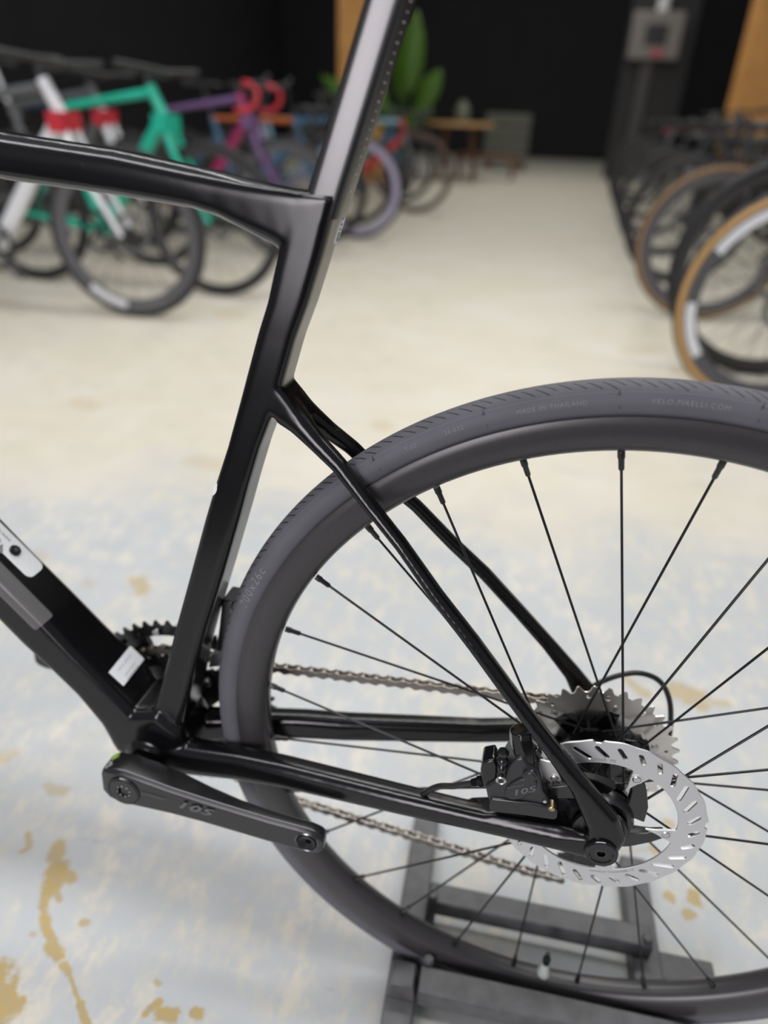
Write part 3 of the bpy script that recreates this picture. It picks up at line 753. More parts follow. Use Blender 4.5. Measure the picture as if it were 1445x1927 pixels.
# lower run -> round the inner chainring front -> upper run -> over the cog -> guide pulley -> tension pulley
lq = at(1000, 1643, .045); lp_ = at(560, 1507, .041)
dlow = (lp_ - lq).normalized()
c34 = Vector((BBX, 0, BBZ))
def arc(c, r, a0_, a1_, y, n=14): return [Vector((c[0] + r * math.cos(a0_ + (a1_ - a0_) * i / n), y, c[1] + r * math.sin(a0_ + (a1_ - a0_) * i / n))) for i in range(n + 1)]
RCH = max(CRP, 0.001)
path = [Vector((lq.x + .030, .047, lq.z + .000)), Vector((lq.x, .046, lq.z)), Vector((lp_.x, .041, lp_.z))]
path += arc((BBX, BBZ), .0745, math.radians(285), math.radians(85), .0395, 22)
path += [Vector((tp.x, .041, tp.z)), Vector((tq.x, ch_y2, tq.z))]
path += arc((0, 0), CGP, math.radians(112), math.radians(-55), ch_y2, 16)
path += [Vector((.030, ch_y2, -.075)), Vector((.020, .043, -.092))]
def walk(path, step):
    out = [path[0]]; i = 0; cur = path[0]
    while i < len(path) - 1:
        rem = step; 
        while i < len(path) - 1:
            d = (path[i + 1] - cur).length
            if d >= rem: cur = cur + (path[i + 1] - cur) * (rem / d); out.append(cur); rem = None; break
            rem -= d; i += 1; cur = path[i]
        if rem is not None: break
    return out
pts = walk(path, .0127)
chain = None
for i in range(len(pts) - 1):
    d = pts[i + 1] - pts[i]; ang = math.atan2(d.z, d.x); yaw = math.atan2(d.y, math.hypot(d.x, d.z))
    me = LO if i % 2 == 0 else LI
    M_ = Matrix.Translation(pts[i]) @ Matrix.Rotation(-ang, 4, 'Y') @ Matrix.Rotation(yaw, 4, 'Z')
    if chain is None:
        chain = obj('chain', me, M_chain, bike); chain.matrix_local = Matrix.Translation((0, 0, RT)) @ M_; inv = M_.inverted()
    else:
        l_ = obj('chain_link', me, M_chain, chain); l_.matrix_local = inv @ M_

# ---- rear derailleur (far side, low behind the rotor) and its cable loop
rd = MB()
rd.loft([rrect((-.004, -.035), (.016, -.035), .058, .076, .5), rrect((.002, -.055), (.024, -.055), .056, .080, .5), rrect((.008, -.085), (.032, -.085), .050, .070, .5)])
der = part(rd, 'rear_derailleur', M_blk, 40, .001)
cg = MB(); jw = at(1095, 1618, .045)
for y in (.040, .050): cg.loft([rrect((.012, -.085), (.030, -.098), y - .0008, y + .0008, .3), rrect((.012, -.14), (.026, -.14), y - .0008, y + .0008, .3), rrect((jw.x - .010, jw.z), (jw.x + .012, jw.z + .004), y - .0008, y + .0008, .3)])
part(cg, 'derailleur_cage', M_blk, 40, parent=der)
jw = at(1095, 1618, .045)
for (x, z) in ((.020, -.096), (jw.x, jw.z)):
    lp, rp = gear_loop(11); mb = MB(); plate_y(mb, [lp, circ(.005, 16)], .045, .0011, 0, x, z); part(mb, 'jockey_wheel', M_blk, 25, parent=der)
def spline(ctrl, n=10):
    P = [Vector(c) for c in ctrl]; out = []
    for i in range(len(P) - 1):
        p0, p1, p2, p3 = P[max(i - 1, 0)], P[i], P[i + 1], P[min(i + 2, len(P) - 1)]
        for k in range(n):
            t = k / n
            out.append(.5 * ((2 * p1) + (p2 - p0) * t + (2 * p0 - 5 * p1 + 4 * p2 - p3) * t * t + (3 * p1 - p0 - 3 * p2 + p3) * t ** 3))
    out.append(P[-1]); return out
cb = MB().tube(spline([at(1095, 1310, .070), at(1122, 1288, .074), at(1165, 1271, .079), at(1205, 1267, .083), at(1240, 1281, .085), at(1258, 1312, .085), at(1262, 1352, .083), at(1256, 1400, .080), at(1235, 1450, .076), (.022, .072, -.050)]), .0025, 10)
part(cb, 'shift_cable', M_cable, 60)

# ---- front derailleur between seat tube and tyre
fd = MB()
q0 = at(432, 1135, .020); q1 = at(402, 1235, .030); q2 = at(395, 1300, .036)
fd.loft([rrect(xz(424, 1120, .018), xz(446, 1124, .018), .010, .034, .4), rrect(xz(420, 1170, .022), xz(446, 1172, .022), .012, .036, .4), rrect(xz(412, 1215, .026), xz(436, 1218, .026), .018, .040, .4)])
fdo = part(fd, 'front_derailleur', M_blk, 40, .001)
mb = MB().tube([at(436, 1145, .012), at(426, 1175, .014)], .0016, 8); part(mb, 'derailleur_cable', M_steel, 60, parent=fdo)
mb = MB().loft([rrect(xz(400, 1228, .028), xz(428, 1222, .028), .024, .034, .4), rrect(xz(396, 1250, .032), xz(424, 1246, .032), .026, .036, .4)]); part(mb, 'derailleur_link', M_steel, 40, .001, parent=fdo)
for y in (.036, .0485):
    mb = MB().loft([rrect(xz(380, 1262, y), xz(378, 1290, y), y - .0007, y + .0007, .3), rrect(xz(420, 1262, y), xz(418, 1292, y), y - .0007, y + .0007, .3), rrect(xz(470, 1296, y), xz(468, 1316, y), y - .0007, y + .0007, .3)]); part(mb, 'derailleur_cage', M_blk, 40, parent=fdo)
q = at(390, 1284, .030); mb = MB().lathe_y([(-.003, .00001), (-.003, .0034), (-.002, .0042), (.003, .0042)], 18, q); part(mb, 'limit_screw', M_steel, 35, parent=fdo)

# ---- brake caliper on the near chain stay
def poly(pts, Y): return [xz(a, b_, Y) for a, b_ in pts]
bm_ = MB().prism(poly([(921, 1512), (924, 1502), (985, 1509), (1046, 1520), (1050, 1526), (1049, 1540), (1042, 1543), (985, 1534), (926, 1528), (920, 1523)], -.0655), -.0660, -.0400)
cal = MB().prism(poly([(918, 1507), (913, 1482), (930, 1472), (944, 1462), (955, 1445), (970, 1428), (985, 1425), (996, 1440), (1014, 1450), (1019, 1468), (1022, 1488), (1031, 1503), (1035, 1524), (1010, 1520), (960, 1513)], -.0640), -.0640, -.0330)
calo = part(cal, 'brake_caliper', M_cal, 30, .0024, 3)
part(bm_, 'mount_plate', M_blk, 30, .0014, 3, parent=calo)
mb = MB(); el = [xz(980 + 30 * math.cos(2 * PI * i / 32) - 6 * math.sin(2 * PI * i / 32), 1485 + 20 * math.sin(2 * PI * i / 32) - 5 * math.cos(2 * PI * i / 32), -.0655) for i in range(32)]
mb.prism(el, -.0658, -.0635); part(mb, 'piston_cover', M_cal, 30, .0010, parent=calo)
top = MB(); a = at(981, 1372, -.050); b_ = at(986, 1402, -.0525); c = at(990, 1432, -.055)
top.tube([a + (a - b_) * .02, a, a.lerp(b_, .4), b_, c], [.0070, .0092, .0100, .0100, .0088], 8); part(top, 'caliper_bolt_tower', M_gloss, 30, .0008, parent=calo)
mb = MB().prism(poly([(998, 1412), (1012, 1408), (1020, 1416), (1012, 1436), (1004, 1440)], -.055), -.056, -.046); part(mb, 'pad_tab', M_gloss, 30, .0008, parent=calo)
mb = MB().prism(poly([(904, 1448), (908, 1432), (930, 1428), (936, 1440), (934, 1470), (922, 1486), (908, 1476)], -.060), -.0610, -.0440); part(mb, 'hose_block', M_gloss, 30, .0014, parent=calo)
bl = MB(); p0 = at(947, 1410, -.060); p1 = at(943, 1464, -.0655); rr_ = []
pl = []
for i in range(13):
    t = i / 12; pl.append(p0.lerp(p1, t)); rr_.append((.0030, .0046, .0044, .0030, .0044, .0044, .0032, .0040, .0040, .0032, .0038, .0038, .0034)[i])
bl.tube(pl, rr_, 14); bs = part(bl, 'bleed_screw', M_gloss, 40, parent=calo)
mb = MB(); mb.lathe_y([(-.0012, .0022), (-.0016, .0030), (-.0008, .0040)], 20, p1 + Vector((0, -.002, 0))); part(mb, 'bleed_nipple_ring', M_steel, 40, parent=bs)
q = at(997, 1459, -.0650); mb = MB().lathe_y([(-.0022, .00001), (-.0022, .0036), (-.0014, .0040), (-.0014, .0052), (.004, .0058)], 24, q); part(mb, 'piston_plug', M_cal, 35, parent=calo)
q = at(1038, 1517, -.0640); mb = MB().lathe_y([(-.0030, .00001), (-.0030, .0012), (-.0034, .0016), (-.0030, .0024), (.004, .0026)], 18, q); part(mb, 'retaining_screw', M_brass, 35, parent=calo)
q = at(1025, 1506, -.0640); mb = MB().lathe_y([(-.0016, .00001), (-.0016, .0014), (.004, .0016)], 14, q); part(mb, 'retaining_pin', M_steel, 35, parent=calo)
mb = MB().prism(poly([(1028, 1478), (1072, 1474), (1085, 1484), (1084, 1500), (1032, 1500)], -.052), -.054, -.034); part(mb, 'brake_pad', M_blk, 30, .001, parent=calo)
mb = MB()
for px in (952, 1046):
    q = at(px, 1538 if px < 1000 else 1552, -.058); mb.lathe_y([(-.002, .0030), (.002, .0036)], 12, q)
ux = (at(1010, 1480, -.066) - at(950, 1492, -.066)).normalized(); uz = Vector((-ux.z, 0, ux.x))
flat_text('105', .0078, at(984, 1489, -.0660), ux, uz, M_logo, calo, .35, 1.1, .0002, Vector((0, -.0001, 0)), 1.5)
flat_text('SHIMANO', .0026, at(970, 1480, -.0660), ux, uz, M_logo, calo, 0, 1.1, 0, Vector((0, -.0001, 0)), 1.1)
hs = MB().tube(spline([at(908, 1469, -.055), at(885, 1474, -.054), at(855, 1479, -.053), at(825, 1480, -.050), at(802, 1490, -.046), at(790, 1503, -.044)]), .0025, 10); part(hs, 'brake_hose', M_cable, 60)
q = at(908, 1469, -.055); q2_ = at(888, 1473, -.0545); mb = MB().tube([q, q.lerp(q2_, .4), q.lerp(q2_, .45), q2_], [.0042, .0042, .0034, .0030], 6); part(mb, 'hose_nut', M_gloss, 30, parent=calo)

# ---- stickers on the frame
def quad_label(pts3, n, mat, name, parent, rad=0.2, lift=.0006, seg=5):
    """rounded flat label through four corner points"""
    A, B, C, D = [Vector(p) for p in pts3]; mb = MB(); ring = []
    U = (B - A); V = (D - A); r = rad * min(U.length, V.length)
    for cx, cy, a0_ in ((1, 1, 0), (0, 1, PI / 2), (0, 0, PI), (1, 0, 1.5 * PI)):
        for i in range(seg):
            a = a0_ + PI / 2 * i / (seg - 1)
            uu = (U.length - r if cx else r) + r * math.cos(a); vv = (V.length - r if cy else r) + r * math.sin(a)
            ring.append(A + U.normalized() * uu + V.normalized() * vv + n * lift)
    k = len(ring); mb.add(ring + [p - n * .0003 for p in ring], [tuple(range(k)), tuple(range(2 * k - 1, k - 1, -1))] + [(i, (i + 1) % k, (i + 1) % k + k, i + k) for i in range(k)])
    return part(mb, name, mat, 30, parent=parent)
# plane of the down tube's upper face
DW = .0270
pA = at(0, 1091, -.0255); pB = at(187, 1283, -.0275); dtd = Vector((pB.x - pA.x, 0, pB.z - pA.z)).normalized(); dtn = Vector((-dtd.z, 0, dtd.x))
if dtn.z < 0: dtn = -dtn
def on_plane(px, py, P0, n):
    d = RB * ((px - IW / 2) / FPX) + UB * ((IH / 2 - py) / FPX) + FB
    return CB + d * ((P0 - CB).dot(n) / d.dot(n))
PD = pA + dtn * .0004
def dt_label(c4, mat, name, parent, rad, lift=.0008):
    return quad_label([on_plane(a, b_, PD, dtn) for a, b_ in c4], dtn, mat, name, parent, rad, lift)
lu = (on_plane(0, 986, PD, dtn) - on_plane(81, 1066, PD, dtn)).normalized(); lv = lu.cross(dtn).normalized()
if (on_plane(57, 1092, PD, dtn) - on_plane(81, 1066, PD, dtn)).dot(lv) < 0: lv = -lv
def dt_text(body, size, px, py, mat, parent, ux, uz, sx=1.0, bold=0.0, space=1.1, lift=.0011):
    flat_text(body, size, on_plane(px, py, PD, dtn), ux, uz, mat, parent, 0, space, bold, dtn * lift, sx)
_B, _C = on_plane(84, 1067, PD, dtn), on_plane(57, 1093, PD, dtn); _D = _B + lv * (_C - _B).length
lab = quad_label([_B + lu * .11, _B, _D, _D + lu * .11], dtn, M_white, 'frame_sticker', frame, .28, .0008)
dt_text('PLEASE READ', .0030, 3, 1004, M_ink, lab, lu, lv)
dt_label([(-30, 986), (4, 1020), (-4, 1036), (-30, 1012)], M_greyink, 'sticker_badge', lab, .25, .0011)
dt_text('E', .0065, 0, 1023, M_white, lab, lu, lv, 1.0, .0003, 1.0, .0014)
q = on_plane(27, 1037, PD, dtn); mb = MB(); mb.tube([q - dtn * .001, q + dtn * .0022, q + dtn * .0030], [.0052, .0052, .0044], 24); bo = part(mb, 'bottle_boss_bolt', M_gloss, 30, parent=frame)
mb = MB(); mb.tube([q + dtn * .0029, q + dtn * .0032], [.0022, .0022], 6); part(mb, 'bolt_hex', M_ink, 30, parent=bo)
adr = dt_label([(203, 1266), (244, 1216), (271, 1245), (231, 1292)], M_white, 'address_label', frame, .04, .0012)
au = (on_plane(244, 1216, PD, dtn) - on_plane(203, 1266, PD, dtn)).normalized(); av_ = dtn.cross(au).normalized()
if (on_plane(203, 1266, PD, dtn) - on_plane(231, 1292, PD, dtn)).dot(av_) < 0: av_ = -av_
dt_text('PEDAL EMPIRE', .0028, 233, 1248, M_blueink, adr, au, av_, 1.0, 0, 1.35, .0015)
dt_text('30 Commercial Road', .0021, 243, 1260, M_greyink, adr, au, av_, 1.0, 0, 1.0, .0015)
dt_text('Newstead, QLD, 4006', .0021, 248, 1266, M_greyink, adr, au, av_, 1.0, 0, 1.0, .0015)
# clear film wrapped over the ridge of the down tube
fmb = MB(); rings = []
for t in (-.35, 0, .25, .5, .75, .96, 1.0):
    px, py = 83 * t, 1091 + 83 * t; w_ = .0255 + .0007 * t
    e = at(px, py, -w_); nin = Vector((0, 1, 0)); dwn = -dtn; k = 1.0 if t < .99 else .75
    R_ = .0060; prof_ = []
    c = e + nin * R_ + dwn * R_
    prof_.append(c + nin * (.0065 * k) + dtn * (R_ + .0009))
    for i in range(7):
        a = PI / 2 * i / 6; prof_.append(c + dtn * ((R_ + .0009) * math.cos(a)) - nin * ((R_ + .0009) * math.sin(a)))
    prof_.append(c - nin * (R_ + .0009) + dwn * (.0075 * k))
    rings.append(prof_)
nn = len(rings[0]); fmb.add([p for r in rings for p in r], [(i * nn + j, i * nn + j + 1, (i + 1) * nn + j + 1, (i + 1) * nn + j) for i in range(len(rings) - 1) for j in range(nn - 1)])
part(fmb, 'protective_film', M_film, 60, parent=frame)
# carbon grade label on the trailing face of the seat tube
ra, rb_ = at(617, 420, -.0168), at(600, 488, -.0165); sd = Vector((rb_.x - ra.x, 0, rb_.z - ra.z)).normalized(); sn = Vector((-sd.z, 0, sd.x))
if sn.x < 0: sn = -sn
PS = Vector((ra.x, 0, ra.z))
tl4 = [on_plane(a, b_, PS, sn) for a, b_ in ((642, 400), (650, 401), (633, 459), (624, 458))]
t11 = quad_label(tl4, sn, M_white, 'carbon_grade_label', frame, .2, .0010)
mid = (tl4[0] + tl4[1] + tl4[2] + tl4[3]) / 4
flat_text('T1100', .0050, mid, sd, -Vector((0, 1, 0)), M_ink, t11, 0, 1.15, .0002, sn * .0013, 1.1)
q = [at(401, 934, -.0175), at(402, 915, -.0178), at(412, 890, -.0182), at(409, 925, -.0182)]
quad_label(q, Vector((-.25, -.96, 0)).normalized(), M_white, 'tube_sticker', frame, .4, .0008)
q = at(352, 1092, -.012); mb = MB(); mb.tube([q + Vector((.010, 0, -.002)), q + Vector((.0045, 0, .000)), q + Vector((.0035, 0, .000))], [.0042, .0042, .003], 16); part(mb, 'tube_boss_bolt', M_gloss, 30, parent=frame)

# ------------------------------------------------------------------ floor stand of black steel
stand = empty('bike_stand', (0, 0, 0)); tag(stand, 'worn black steel floor stand gripping the rear wheel between two bars', 'stand')
def sbar(mb, name, bevel=.0018): return mb.build(name, M_stand, stand, 30, bevel)
# two rails lying on the floor, running away from the camera
sbar(MB().loft([[Vector((x, y, z)) for x, z in ((-.158, .001), (-.127, .001), (-.127, .026), (-.158, .026))] for y in (-.17, .165)]), 'floor_rail')
sbar(MB().loft([[Vector((x, y, z)) for x, z in ((.100, .001), (.131, .001), (.131, .026), (.100, .026))] for y in (-.17, .150)]), 'floor_rail')
# crossbars either side of the wheel: flat angle bars set on edge
def cross(y0, y1, z0, z1, x0, x1):
    return MB().loft([[Vector((x, y0, z0)), Vector((x, y1, z0)), Vector((x, y1, z1)), Vector((x, y0, z1))] for x in (x0, x1)])
sbar(cross(-.066, -.041, .026, .055, -.125, .150), 'crossbar')
sbar(cross(.028, .052, .026, .050, -.127, .118), 'crossbar')
for x in (-.122, .112):
    sbar(MB().box((x, -.003, .008), (.010, .085, .013)), 'spacer_plate')
sbar(MB().box((.158, .028, .012), (.060, .030, .020)), 'end_foot')
sbar(MB().box((-.142, -.050, .038), (.030, .030, .024), taper=.8), 'end_foot')
for x, y, z in ((-.118, -.036, .056), (-.122, .034, .052), (.112, .036, .052)):
    sbar(MB().tube([(x, y, z - .004), (x, y, z + .003), (x, y, z + .004)], [.006, .006, .0045], 6), 'bolt')

# ------------------------------------------------------------------ bikes parked along both sides of the aisle
M_rub = pm('plain black rubber', (0.018, 0.018, 0.019), 0.6, 0, 0.4, 0.2, 60)
M_tan = pm('tan sidewall rubber', (0.52, 0.31, 0.125), 0.65, 0, 0.3, 0.1, 40)
M_tan2 = pm('darkened tan sidewall', (0.25, 0.15, 0.075), 0.65, 0, 0.3, 0.1, 40)  # tan with the dimness of its place put into the colour
M_brown = pm('brown sidewall rubber', (0.13, 0.062, 0.040), 0.65, 0, 0.3, 0.1, 40)
M_dark = pm('dark bike part', (0.020, 0.020, 0.022), 0.35, 0, 0.5, 0.1)
M_silver = pm('silver bike part', (0.55, 0.55, 0.56), 0.3, 0.9, 0.5, 0.05)
M_tape = pm('black bar tape', (0.030, 0.030, 0.032), 0.55, 0, 0.4, 0.2)
def paint(name, c): return pm('paint ' + name, c, 0.28, 0, 0.5, 0.04, 30, 0, 0.3)
WR = .338
def mk_wheel_meshes():
    d = {}
    t = MB(); n = 14; prof_ = [(.0155 * math.sin(2 * PI * i / n), WR - .0155 + .0155 * math.cos(2 * PI * i / n)) for i in range(n)]; t.lathe_y(prof_, 56, closed=True); d['tyre'] = t.mesh('tyre', 180)
    t = MB(); 
    for s in (-1, 1): t.lathe_y([(s * .0100, WR - .0040), (s * .0165, WR - .0120), (s * .0166, WR - .0230), (s * .0140, WR - .0275)], 56)
    d['wall'] = t.mesh('sidewall', 180)
    for nm, dep in (('rim', .028), ('rim_deep', .050)):
        r1 = WR - .0265; t = MB(); t.lathe_y([(-.0125, r1), (-.0130, r1 - dep * .5), (-.0075, r1 - dep * .93), (0, r1 - dep), (.0075, r1 - dep * .93), (.0130, r1 - dep * .5), (.0125, r1)], 56, closed=True); d[nm] = t.mesh(nm, 40)
    t = MB(); t.lathe_y([(-.05, .00001), (-.05, .010), (-.033, .012), (-.032, .024), (-.028, .024), (-.026, .012), (.026, .012), (.028, .024), (.032, .024), (.033, .012), (.05, .010), (.05, .00001)], 20); d['hub'] = t.mesh('hub', 35)
    t = MB(); t.lathe_y([(0, .00001), (0, .0011), (1, .0011), (1, .00001)], 5); d['spoke'] = t.mesh('spoke', 60)
    t = MB(); plate_y(t, [circ(.080, 40), circ(.062, 40)], 0, .0009); 
    for k in range(5):
        a = 2 * PI * k / 5; t.box((.042 * math.cos(a), 0, .042 * math.sin(a)), (.050, .003, .008), Matrix.Rotation(-a, 3, 'Y'))
    d['rotor'] = t.mesh('disc_rotor', 30)
    return d
WM = mk_wheel_meshes()
def seg(mb, a, b, ra, rb, flat=1.0, n=10):
    a = Vector(a); b = Vector(b); d = (b - a).normalized(); up = Vector((0, 1, 0)) if abs(d.y) < .9 else Vector((1, 0, 0))
    u = (up - d * up.dot(d)).normalized(); v = d.cross(u)
    mb.loft([[p + u * (r * math.cos(2 * PI * k / n)) + v * (r * flat * math.sin(2 * PI * k / n)) for k in range(n)] for p, r in ((a, ra), (b, rb))])
RA, FA, BB = Vector((-.41, 0, WR)), Vector((.585, 0, WR)), Vector((0, 0, .268))
HB, HT = Vector((.462, 0, .640)), Vector((.425, 0, .775)); STT = Vector((-.150, 0, .755))
def bike_meshes(HB=HB, HT=HT, STT=STT):
    d = {}
    mb = MB(); seg(mb, BB, HB, .030, .026, 1.2); seg(mb, BB, STT, .019, .016, 1.3); seg(mb, HB, HT, .025, .024)
    for s in (-1, 1):
        seg(mb, BB + Vector((0, s * .022, 0)), RA + Vector((0, s * .066, 0)), .015, .010); seg(mb, STT.lerp(BB, .22) + Vector((0, s * .012, 0)), RA + Vector((0, s * .066, 0)), .010, .008)
    mb.lathe_y([(-.043, .00001), (-.043, .025), (.043, .025), (.043, .00001)], 18, BB); d['frame'] = mb.mesh('frame', 60)
    mb = MB(); seg(mb, HT + Vector((0, 0, -.025)), STT + Vector((.0, 0, -.012)), .022, .016, .9); d['top'] = mb.mesh('top_tube', 60)
    mb = MB()
    fc = HB + Vector((.012, 0, -.030)); seg(mb, HB + Vector((0, 0, .01)), fc, .024, .026)
    for s in (-1, 1):
        mb.tube([fc + Vector((0, s * .016, .010)), fc + Vector((.012, s * .040, -.030)), fc + Vector((.045, s * .050, -.12)), FA + Vector((0, s * .052, 0))], [.020, .021, .017, .010], 10)
    d['fork'] = mb.mesh('fork', 60)
    mb = MB(); mb.loft([[fc + Vector((x - .004, y, z)) for x, z in ((-.030, -.030), (.034, -.030), (.034, .040), (-.030, .040))] for y in (-.072, .072)]); d['crown'] = mb.mesh('fork_crown', 30)
    mb = MB(); seg(mb, STT, STT + Vector((-.045, 0, .16)), .0145, .0145); d['post'] = mb.mesh('seatpost', 60)
    mb = MB(); sc_ = STT + Vector((-.055, 0, .185)); rings = []
    for x, w_, z0, z1 in ((-.135, .030, .000, .022), (-.12, .068, -.012, .026), (-.07, .070, -.016, .018), (0, .042, -.012, .010), (.08, .020, -.012, .010), (.135, .014, -.018, .004), (.145, .006, -.014, -.002)):
        rings.append([sc_ + Vector((x, w_ * math.cos(a), (z0 + z1) / 2 + (z1 - z0) / 2 * math.sin(a))) for a in [2 * PI * k / 12 for k in range(12)]])
    mb.loft(rings); d['saddle'] = mb.mesh('saddle', 60)
    mb = MB(); sx = HT + Vector((-.008, 0, .035)); ex_ = sx + Vector((.100, 0, .012)); seg(mb, HT, sx, .018, .017); seg(mb, sx, ex_, .016, .018); d['stem'] = mb.mesh('stem', 60)
    mb = MB(); pts_ = []
    right = spline([ex_, ex_ + Vector((0, .10, 0)), ex_ + Vector((.004, .185, .0)), ex_ + Vector((.040, .205, -.004)), ex_ + Vector((.085, .208, -.025)), ex_ + Vector((.080, .210, -.085)), ex_ + Vector((.030, .212, -.125)), ex_ + Vector((-.040, .214, -.128))], 5)
    mb.tube(right, .0150, 8); mb.tube([Vector((p.x, -p.y, p.z)) for p in right], .0150, 8); d['bar'] = mb.mesh('handlebar', 60)
    for s in (-1, 1):
        mb = MB(); h0 = ex_ + Vector((.070, s * .207, -.006)); mb.tube([h0, h0 + Vector((.060, 0, .012)), h0 + Vector((.085, 0, .045))], [.018, .018, .012], 10); mb.tube([h0 + Vector((.065, 0, .0)), h0 + Vector((.070, s * .005, -.10))], [.009, .005], 8)
        d['hood%d' % s] = mb.mesh('brake_lever', 60)
    mb = MB(); fr = spline([HB + Vector((.0, 0, .12)), ex_ + Vector((-.02, 0, -.03)), ex_ + Vector((0, 0, 0))], 4)
    # flat bar for mountain bikes
    for s in (-1, 1): mb.tube([ex_, ex_ + Vector((-.005, s * .12, .010)), ex_ + Vector((-.035, s * .36, .018))], [.016, .012, .015], 8)
    d['flat'] = mb.mesh('handlebar', 60)
    mb = MB(); lp, rp = gear_loop(48); plate_y(mb, [lp, circ(.075, 40)], -.046, .002, 0, BB.x, BB.z)
    for k in range(4):
        a = PI / 4 + PI / 2 * k; mb.box((BB.x + .045 * math.cos(a), -.047, BB.z + .045 * math.sin(a)), (.070, .005, .016), Matrix.Rotation(-a, 3, 'Y'))
    d['ring'] = mb.mesh('chainring', 30)
    mb = MB(); seg(mb, BB + Vector((0, -.060, 0)), BB + Vector((.12, -.072, -.120)), .017, .012); seg(mb, BB + Vector((0, .060, 0)), BB + Vector((-.12, .072, .120)), .017, .012); seg(mb, BB + Vector((0, -.062, 0)), BB + Vector((0, .062, 0)), .014, .014); d['crank'] = mb.mesh('crankset', 60)
    return d
BM = bike_meshes()
BS = bike_meshes(Vector((.385, 0, .765)), Vector((.335, 0, .880)), Vector((-.160, 0, .790)))     # slack mountain bike
def slot(o, mat):
    return o
def mesh_part(name, me, mat, parent, loc=None):
    if not me.materials: me.materials.append(M_dark)
    o = bpy.data.objects.new(name, me); COL.objects.link(o); o.parent = parent
    o.material_slots[0].link = 'OBJECT'; o.material_slots[0].material = mat
    if loc is not None: o.location = loc
    return o
def wheel(b, c, wall, rimmat, deep, decal, spokes=20, turn=0.0):
    t = mesh_part('tyre', WM['tyre'], M_rub, b, c); t.rotation_euler = (0, 0, turn)
    if wall: mesh_part('sidewall', WM['wall'], wall, t)
    r_ = mesh_part('rim', WM['rim_deep' if deep else 'rim'], rimmat, b, c); r_.rotation_euler = (0, 0, turn)
    ri = WR - .0265 - (.050 if deep else .028)
    for k in range(spokes):
        a = 2 * PI * k / spokes; s = 1 if k % 2 else -1; ha = a + s * (.9 if (k // 2) % 2 else -.9)
        A = Vector((ri * math.cos(a), 0, ri * math.sin(a))); H = Vector((.022 * math.cos(ha), s * .029, .022 * math.sin(ha))); d = H - A
        o = mesh_part('spoke', WM['spoke'], M_spoke, r_); o.matrix_local = Matrix.Translation(A) @ d.to_track_quat('Y', 'Z').to_matrix().to_4x4() @ Matrix.Diagonal((1, d.length, 1, 1))
    mesh_part('hub', WM['hub'], M_dark, r_)
    if decal:
        for a0, a1, mt_ in decal:
            mb = MB(); rr0, rr1 = WR - .036, WR - .036 - (.030 if deep else .016); vs = []; n = 14
            for s in (-1, 1):
                base = len(vs)
                for i in range(n + 1):
                    a = math.radians(a0 + (a1 - a0) * i / n)
                    for r in (rr0, rr1): vs.append((r * math.cos(a), s * .0136, r * math.sin(a)))
            fs = [(k + 2 * i, k + 2 * i + 1, k + 2 * i + 3, k + 2 * i + 2) for k in (0, 2 * (n + 1)) for i in range(n)]
            mb.add(vs, fs); mb.build('rim_decal', mt_, r_, 0)
    return t
def shop_bike(label, loc, rz, frame_c, fork_c, top_c, wall=None, deep=False, decal=None, flat=False, bar=None, lean=0.0, steer=0.0, group=None, scale=1.0, post=None, slack=False, crown=None, rimmat=None):
    BM = BS if slack else globals()['BM']
    b = empty('parked_bicycle', (loc[0], loc[1], 0), rz); tag(b, label, 'bicycle', group); b.rotation_euler = (lean, 0, rz); b.scale = (scale,) * 3
    mesh_part('frame', BM['frame'], frame_c, b); mesh_part('top_tube', BM['top'], top_c, b); fk = mesh_part('fork', BM['fork'], fork_c, b); mesh_part('fork_crown', BM['crown'], crown or fork_c, fk)
    mesh_part('seatpost', BM['post'], post or M_dark, b); mesh_part('saddle', BM['saddle'], M_dark, b); mesh_part('stem', BM['stem'], M_dark, b)
    hbx = mesh_part('handlebar', BM['flat' if flat else 'bar'], bar or M_tape, b)
    if not flat:
        for s in (-1, 1): mesh_part('brake_lever', BM['hood%d' % s], M_dark, hbx)
    wheel(b, FA, wall, rimmat or M_rim, deep, decal); wheel(b, RA, wall, M_rim, deep, None)
    for c in (FA, RA): mesh_part('disc_rotor', WM['rotor'], M_rot2, b, c + Vector((0, .040, 0)))
    cs = mesh_part('crankset', BM['crank'], M_dark, b); mesh_part('chainring', BM['ring'], M_dark, cs)
    return b
M_rot2 = pm('darkened disc steel', (.20, .20, .20), .45, .8)  # rotor steel darkened in colour to keep the parked rows dark
P_white = paint('white', (.72, .73, .76)); P_red = paint('red', (.52, .028, .045)); P_teal = paint('teal', (.012, .46, .31)); P_purple = paint('purple', (.16, .085, .22)); P_blue = paint('blue', (.06, .14, .24))
P_black = paint('black', (.012, .012, .013)); P_grey = paint('grey', (.10, .105, .11)); P_orange = paint('orange', (.48, .12, .03)); P_sky = paint('sky blue', (.22, .36, .46)); P_mag = paint('magenta', (.33, .02, .11)); P_lav = paint('lavender', (.36, .33, .44))
def front_at(fx, fy, rz):
    """bike placed so that its front wheel touches the floor at fx, fy"""
    return (fx - FA.x * math.cos(rz), fy - FA.x * math.sin(rz))
DW_ = [(228, 262, P_white), (266, 300, P_grey)]
